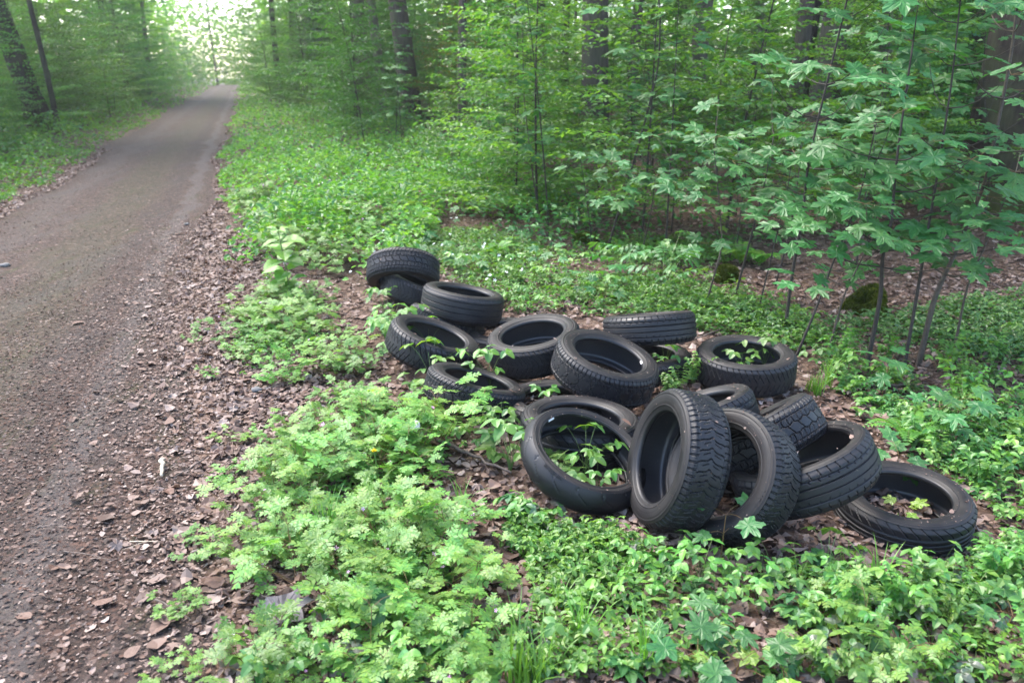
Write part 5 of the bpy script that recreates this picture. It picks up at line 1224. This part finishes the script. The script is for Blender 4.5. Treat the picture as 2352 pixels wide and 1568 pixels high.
# verge plants along both sides of the track
def hn(x, y, sd):
    """uneven growth between 0 and 1"""
    return np.clip(.5 + .22 * np.sin(x * .9 + sd) * np.sin(y * .7 + 2 * sd) + .22 * np.sin(x * 2.3 - y * 1.1 + sd) + .2 * np.sin(x * 4.7 + y * 3.3 + 3 * sd), 0, 1)
def verge(name, label, side, n, seed, mat, width, y0, hmax, base=.05, lo=.15, patch=0.0, tpl=None, tilt=.5):
    r = np.random.default_rng(seed); u = r.uniform(0, 1, n)
    y = 1 / (1 / y0 + u * (1 / 112 - 1 / y0)); o = width * r.uniform(0, 1, n) ** .9 * (1 + y * .012)
    o = o + .04 + .16 * np.sin(y * 1.3 + seed) + .12 * np.sin(y * 4.1) + .08 * r.normal(0, 1, n)
    x = path_r(y) + o if side > 0 else path_l(y) - o
    g = hn(x, y, seed); ok = (g > patch) & (o > 0)
    if side > 0: ok &= (y > 7.4 + 2.6 * (1 - g) + r.normal(0, .35, n) - .45 * (x + 3)) & ~((x > -.9) & (y < 11)) & ~((y < 11) & (o < .3 + .5 * r.uniform(0, 1, n)))
    x, y, o, g = x[ok], y[ok], o[ok], g[ok]
    h = hmax * (.2 + .8 * sstep(0, 1.1, o)) * (lo + (1 - lo) * g ** 1.5)
    return carpet(name, label, np.column_stack([x, y]), tpl or HEX, mat, .02, h, base * (1 + y / 26), np.zeros(1), tilt, seed, .75)
verge('verge_plants', 'dense bright green weeds on the verge right of the track', 1, 40000, 11, M['cover'], 4.4, 6.6, .75, .055)
verge('verge_plants', 'taller patches of darker weeds on the right verge', 1, 12000, 17, M['cover_dark'], 4.6, 7.0, .95, .06, .3, .55)
verge('verge_plants', 'yellow-green patches on the right verge', 1, 9000, 18, M['herb'], 4.4, 6.8, .6, .055, .3, .5)
verge('verge_plants', 'dense green weeds on the verge left of the track', -1, 36000, 12, M['cover'], 5.2, 8.0, .75, .055)
verge('verge_plants', 'taller patches of darker weeds on the left verge', -1, 9000, 19, M['cover_dark'], 5.5, 8.0, 1.0, .06, .3, .5)
rr = np.random.default_rng(14)
y = rr.uniform(6.6, 13, 210); x = path_r(y) + rr.uniform(.5, 3.2, 210)
carpet('verge_flowers', 'small white flowers sprinkled over the right verge', np.column_stack([x, y]), FLOWER5, M['white'], .12, .34, .012, .02, .6, 14, cat='flowers')
# woodland floor greenery
rr = np.random.default_rng(15); n = 26000
y = 1 / (1 / 8.4 + rr.uniform(0, 1, n) * (1 / 55 - 1 / 8.4)); x = rr.uniform(-.30, .74, n) * y
w = np.sin(x * .9 + 1) + np.sin(y * .8) + np.sin((x - y) * 1.9) + rr.normal(0, .6, n)
k = (x > path_r(y) + 3.5) & (w > -.6) & ~((y < 11.5) & (x > -.5) & (w < 1.1)); x, y = x[k], y[k]
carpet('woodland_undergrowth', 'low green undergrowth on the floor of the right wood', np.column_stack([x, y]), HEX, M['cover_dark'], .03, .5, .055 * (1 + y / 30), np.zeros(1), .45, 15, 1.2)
n = 15000; y = 1 / (1 / 10 + rr.uniform(0, 1, n) * (1 / 50 - 1 / 10)); x = path_l(y) - 4 - rr.uniform(0, 1, n) * y * .5
carpet('woodland_undergrowth', 'low green undergrowth on the floor of the left wood', np.column_stack([x, y]), HEX, M['cover_dark'], .03, .7, .055 * (1 + y / 30), np.zeros(1), .45, 16, 1.2)

# ------------------------------------------------------------------ dead leaves
def dead(seed):
    q = np.random.default_rng(880 + seed); n = 7; a = np.linspace(0, PI2, n, endpoint=False) + q.normal(0, .12, n); w = [.34, .40, .30, .42, .36, .30][seed % 6]
    rd = 1 + q.normal(0, .12, n); V = np.column_stack([w * rd * np.sin(a), .5 * rd * np.cos(a), 0 * a]); V = np.concatenate([[[0, 0, 0]], V])
    V[:, 2] = [.5, -.45, .7, .2, -.7, .35][seed % 6] * V[:, 0] ** 2 * 2 + [.3, .5, -.3, .6, .2, -.4][seed % 6] * V[:, 1] ** 2 + q.normal(0, .035, len(V)); V[:, 2] -= V[:, 2].min()
    return V, np.array([[0, 1 + (i + 1) % n, 1 + i] for i in range(n)])
DEAD = [dead(k) for k in range(6)]
def shard(seed, n=6):
    q = np.random.default_rng(900 + seed); a = np.linspace(0, PI2, n, endpoint=False) + q.normal(0, .3, n); rd = q.uniform(.28, .58, n)
    V = np.column_stack([rd * np.cos(a), rd * np.sin(a) * q.uniform(.4, .95), q.normal(0, .06, n)]); V[:, 2] -= V[:, 2].min()
    return V, np.array([[0, 1 + i, 2 + i] for i in range(n - 2)])
SHARD = [shard(k) for k in range(9)]
def lob_small(seed):
    V, F = leaf_lobed(30 + seed, .3, .5); n = (len(V) - 1) // 2; idx = np.r_[0, 1 + n:1 + 2 * n]; V = V[idx] - [0, .36, 0]
    V[:, 2] += .10 * np.sin(V[:, 0] * 6 + seed) + .08 * np.sin(V[:, 1] * 8); V[:, 2] -= V[:, 2].min()
    return V, np.array([[0, 1 + (i + 1) % n, 1 + i] for i in range(n)])
DEADMIX = DEAD + DEAD + [lob_small(0), lob_small(1)] + SHARD[:4]

def litter(name, label, x, y, slo, shi, mat, seed, zoff=.0, tilt=.30, tpls=DEAD, zr=.018, cat='leaf litter'):
    r = np.random.default_rng(seed); parts = []; i = r.integers(0, len(tpls), len(x)); z = np.where((x < path_r(y)) & (x > path_l(y)), zp(x, y), zg(x, y)) + zoff + r.uniform(0, zr, len(x))
    for k, tp in enumerate(tpls):
        m = i == k; n = int(m.sum()); parts.append(scatter(tp, np.column_stack([x[m], y[m], z[m]]), up_rot(n, tilt, r), (slo + (shi - slo) * r.uniform(0, 1, n) ** 2.2)))
    return obj(name, mesh_np(name, *join(parts), mat), kind='stuff', label=label, cat=cat)
r = np.random.default_rng(77); X_, Y_ = [], []
n = 9500; y = r.uniform(1.4, 9.5, n); x = path_r(y) + .45 + r.normal(0, .33, n); X_.append(x); Y_.append(y)                  # drift along the track
n = 19000; y = 1.5 + 6 * r.uniform(0, 1, n) ** 1.2; x = r.uniform(-.5, .74, n) * y + .3; k = x > path_r(y) + .1; X_.append(x[k]); Y_.append(y[k])
n = 15000; y = r.uniform(6, 15, n); x = r.uniform(-.18, .70, n) * y; k = x > path_r(y) + 2.4; X_.append(x[k]); Y_.append(y[k])
x, y = np.concatenate(X_), np.concatenate(Y_)
litter('leaf_litter', 'brown and beige dead leaves strewn over the forest floor', x, y, .022, .078, M['litter'], 78, 0, .25, DEADMIX)
n = 3600; y = 8 + 20 * r.uniform(0, 1, n) ** 1.5; x = path_r(y) + np.abs(r.normal(0, .16, n)) - .1
litter('leaf_litter', 'narrow line of dead leaves along the far right edge of the track', x, y, .03, .09, M['litter'], 82, 0, .25, DEADMIX)
n = 3500; y = r.uniform(6, 20, n); x = path_l(y) - np.abs(r.normal(0, .35, n)) + .25
litter('leaf_litter', 'dead leaves along the left edge of the track', x, y, .03, .09, M['litter'], 79, 0, .25, DEADMIX)
n = 85000; y = 1.3 + r.gamma(1.6, 2.6, n); t = r.uniform(0, 1, n); x = path_r(y) * (1 - t) + path_l(y) * t
k = np.sin(x * 2.3 + y * .4) + np.sin(x * 5.1 - y * 1.1) * .6 + r.normal(0, .8, n) > -.75; x, y = x[k], y[k]
litter('path_debris', 'crumbled leaf bits and bark chips scattered over the track', x, y, .008, .030, M['chips'], 80, .002, .2, SHARD, .006, 'debris')
n = 22000; y = 1.3 + 9 * r.uniform(0, 1, n) ** 1.3; x = path_r(y) + .10 + r.normal(0, .36, n)
litter('path_debris', 'crumbled leaf bits along the right edge of the track', x, y, .010, .034, M['litter'], 81, .004, .25, SHARD, .010, 'debris')

DL = [mesh_np('single_dead_leaf_%d' % k, *(lambda q: (q[0] - [0, .5, 0], q[1]))(leaf_oval(.36, .12 - .04 * k, .3 - .1 * k, 40 + k, 1)), M['litter']) for k in range(6)]
for k, (px, py, s, lab) in enumerate([(125, 1305, .055, 'brown leaf lying alone on the track near the left edge'), (55, 1418, .065, 'brown leaf with a stalk on the track in the lower left corner'), (180, 742, .10, 'pale curled leaf on the middle of the track'), (275, 945, .05, 'light brown leaf on the grey bare patch of the track'), (240, 1385, .075, 'dark curled leaf on the track at the lower left'), (390, 970, .08, 'brown leaf at the right edge of the track'), (550, 1072, .07, 'pinkish brown round leaf before the lacy herbs'), (370, 1435, .10, 'big tan beech leaf in the drift beside the track'), (1440, 968, .06, 'curled rust-brown leaf caught between the tyres'), (305, 1500, .06, 'tan leaf lying at the bottom of the leaf drift'), (325, 835, .05, 'small tan leaf on the track beside the lacy herbs'), (490, 1340, .09, 'dark brown leaf under the front lacy herbs')]):
    b = gp(px, py, .20 if 'tyres' in lab else 0.02); o = obj('fallen_leaf', DL[k % 6], loc=(b[0], b[1], (b[2] if 'tyres' in lab else float(zg(b[0], b[1])) + .03)), label=lab, cat='leaf', group='single fallen leaves')
    o.scale = (s, s, s); o.rotation_euler = (r.normal(0, .15), r.normal(0, .15), k * 1.3)
V, F = leaf_lobed(9, -.10, .12, .45); V[:, 2] += .03 * np.sin(V[:, 0] * 7) + .03 * np.sin(V[:, 1] * 9)
b = gp(640, 1420, .04); big = obj('fallen_leaf', mesh_np('grey_leaf', V, F, M['grey_leaf']), loc=(b[0] - .06, b[1], .055), label='big pale grey maple leaf lying among the front plants', cat='leaf', group='single fallen leaves')
big.scale = (.20,) * 3; big.rotation_euler = (.10, .05, -1.2)

# ------------------------------------------------------------------ twigs, wood, stones, stumps
def twig(pts, rad, label, mat='twig', seed=0, name='fallen_twig'):
    r = np.random.default_rng(seed); P = np.array([gp(x, y) for x, y in pts]); P[:, 2] = zg(P[:, 0], P[:, 1]) + rad + .022 + r.uniform(0, .012, len(P)); o0 = P[0].copy(); P = P - o0
    u = np.linspace(0, len(P) - 1, 4 * len(P)); P = np.column_stack([np.interp(u, np.arange(len(P)), P[:, i]) for i in range(3)]); P[1:-1] += r.normal(0, rad * .5, (len(P) - 2, 3))
    st = [tube(P, np.linspace(rad, rad * .55, len(P)), 6)]
    if rad < .006 and len(P) > 6:
        q = P[len(P) // 2]; st.append(tube(np.array([q, q + [r.normal(0, .06), r.normal(0, .06), .02]]), [rad * .5, rad * .2], 4))
    obj(name, mesh_np(name, *join(st), M[mat], True), loc=tuple(o0), label=label, cat='twig', group='fallen twigs')
twig([(1005, 1030), (1080, 1062), (1175, 1100)], .011, 'thick grey stick lying left of the motorcycle tyre', seed=1)
twig([(376, 1070), (374, 1108)], .012, 'short pale broken piece of wood in the leaf drift', 'pale_wood', 2)
for k, (p, lab) in enumerate([([(470, 1070), (400, 1110)], 'dark twig in the leaf drift above the pale wood'), ([(300, 1255), (365, 1258)], 'thin straw-coloured twig on the edge of the track'), ([(90, 1225), (135, 1222)], 'short twig on the track near the left edge'), ([(360, 1395), (440, 1440)], 'forked twig under the lone front herb'), ([(1300, 1285), (1400, 1240), (1450, 1230)], 'thin pale twig in front of the motorcycle tyre'), ([(1900, 1420), (2000, 1500), (2060, 1560)], 'long dark twig running down at the lower right'), ([(2230, 1430), (2290, 1510)], 'dark twig near the lower right seedling'), ([(1420, 850), (1450, 960)], 'thin bare stalk hanging over the topmost tyre'), ([(560, 1370), (640, 1400), (700, 1395)], 'dark twig beside the big grey leaf'), ([(150, 1280), (210, 1290), (260, 1300)], 'thin twig on the bare patch of the track'), ([(1960, 870), (2100, 865), (2200, 880)], 'grey branch lying behind the big sycamore seedlings'), ([(2150, 700), (2260, 760), (2340, 800)], 'mossy fallen branch below the very thick trunk'), ([(1560, 790), (1700, 740), (1800, 650)], 'dry branch propped among the sapling stems')]):
    twig(p, [.004, .0025, .005, .004, .003, .004, .004, .002, .004, .0025, .012, .016, .006][k], lab, ['twig', 'pale_wood'][k in (1, 4)], 10 + k)

def stump(px, py, rad, h, label, hollow, seed):
    r = np.random.default_rng(seed); b = gp(px, py); n, k = 10, 28
    th = np.linspace(0, PI2, k, endpoint=False); prof = [(1.25, -.05), (1.15, .15), (1.0, .45), (.97, .75), (.90, .95), (.78, 1.02)] + ([(.62, .95), (.58, .5), (.5, .15), (.2, .1)] if hollow else [(.5, 1.1), (.25, 1.14)])
    V = []
    for a_, z_ in prof:
        jag = 1 + .12 * np.sin(th * 3 + seed) + .06 * np.sin(th * 7 + 2 * seed) + r.normal(0, .03, k)
        top = (.75 + .45 * np.sin(th + 1.2)) if hollow else 1
        V.append(np.column_stack([rad * a_ * jag * np.cos(th), rad * a_ * jag * np.sin(th), h * z_ * top + 0 * th]))
    m = len(prof); V = np.concatenate(V + [np.array([[0, 0, h * prof[-1][1]]])])
    F = []
    for i in range(m - 1):
        for j in range(k): F += [[i * k + j, i * k + (j + 1) % k, (i + 1) * k + (j + 1) % k], [i * k + j, (i + 1) * k + (j + 1) % k, (i + 1) * k + j]]
    for j in range(k): F.append([(m - 1) * k + j, (m - 1) * k + (j + 1) % k, len(V) - 1])
    F = np.array(F)
    e = empty('mossy_stump', (b[0], b[1], float(zg(b[0], b[1]))), label=label, cat='stump', group='mossy stumps'); obj('wood', mesh_np('wood', V, F, M['moss'], True), e)
    # moss tufts standing off the surface
    n = 5200; f = F[r.integers(0, len(F) - k, n)]; w = r.dirichlet([1, 1, 1], n); p = (V[f] * w[..., None]).sum(1); nr = np.cross(V[f[:, 1]] - V[f[:, 0]], V[f[:, 2]] - V[f[:, 0]]); nr /= np.maximum(np.linalg.norm(nr, axis=1, keepdims=True), 1e-9)
    fw = nr + r.normal(0, .5, (n, 3)); o = obj('moss', mesh_np('moss', *scatter(leaf_dia(.22, .2), p, rot_from(np.cross(fw, r.normal(0, 1, (n, 3))), fw), r.uniform(.014, .032, n)), M['moss']), e); o['kind'] = 'stuff'
stump(1668, 640, .085, .12, 'round stump covered with green moss behind the ribbed tyre', False, 2)
stump(1988, 698, .15, .17, 'wide hollow mossy stump with a jagged rim in the right wood', True, 5)
stump(1345, 540, .12, .08, 'low mossy hump in the hollow behind the heap', False, 7)
V = np.random.default_rng(4).normal(0, 1, (90, 3)); V /= np.linalg.norm(V, axis=1, keepdims=True)
import bmesh
for k, (px, py, s, lab) in enumerate([(14, 617, .05, 'pale grey stone on the track at the left edge'), (430, 520, .035, 'small pale stone on the track'), (590, 905, .035, 'round pale pebble under the lacy herbs by the track')]):
    bm = bmesh.new(); bmesh.ops.create_icosphere(bm, subdivisions=2, radius=1)
    for v in bm.verts: v.co *= 1 + .12 * math.sin(v.co.x * 5 + k) + .1 * math.sin(v.co.y * 7 + v.co.z * 3)
    me = bpy.data.meshes.new('stone'); bm.to_mesh(me); bm.free(); me.materials.append(M['stone']); me.polygons.foreach_set('use_smooth', [True] * len(me.polygons))
    b = gp(px, py); o = obj('stone', me, loc=(b[0], b[1], .02 + s * .3), label=lab, cat='stone', group='stones'); o.scale = (s, s * .8, s * .5)

# bits of bark, bud scales and dry grass lying on the tyres
r = np.random.default_rng(91); P_, N_ = [], []
for c, a, R, W in TP:
    u = np.cross(a, [.3, .8, .2]); u /= np.linalg.norm(u); w = np.cross(a, u)
    for k in range(160):
        th = r.uniform(0, PI2); d = math.cos(th) * u + math.sin(th) * w
        if r.uniform() < .5: sg = 1 if a[2] > 0 else -1; q = c + a * sg * W * .50 + d * (R - r.uniform(.02, .085)); n = a * sg
        else: q = c + d * (R + .001) + a * W * r.uniform(-.38, .38); n = d
        if n[2] > r.uniform(.15, .9) and not in_tyre(np.array([q + n * .02]), -.004, -.004).any(): P_.append(q); N_.append(n)
P_, N_ = np.array(P_), np.array(N_)
parts = []
for k in range(5):
    m = np.arange(len(P_)) % 5 == k; n = int(m.sum()); parts.append(scatter(SHARD[k], P_[m], rot_from(N_[m] + r.normal(0, .1, (n, 3)), r.normal(0, 1, (n, 3))), r.uniform(.003, .011, n) * np.where(r.uniform(0, 1, n) < .06, 3, 1)))
obj('tyre_debris', mesh_np('tyre_debris', *join(parts), M['litter']), kind='stuff', label='pale crumbs and bud scales lying on the tyres', cat='debris')

# pale air under the trees
bm = bmesh.new(); bmesh.ops.create_cube(bm, size=1.0)
me = bpy.data.meshes.new('haze'); bm.to_mesh(me); bm.free()
hm, hnt, hout = newmat('haze'); pv = hnt.nodes.new('ShaderNodeVolumePrincipled'); pv.inputs['Color'].default_value = (0.93, 0.97, 0.93, 1); pv.inputs['Density'].default_value = 0.0008; pv.inputs['Anisotropy'].default_value = 0.3
hnt.links.new(pv.outputs[0], hout.inputs['Volume']); me.materials.append(hm)
hz = obj('haze', me, loc=(0, 152, 10.5), kind='stuff', label='thin pale haze under the trees', cat='haze'); hz.scale = (392, 366, 27)
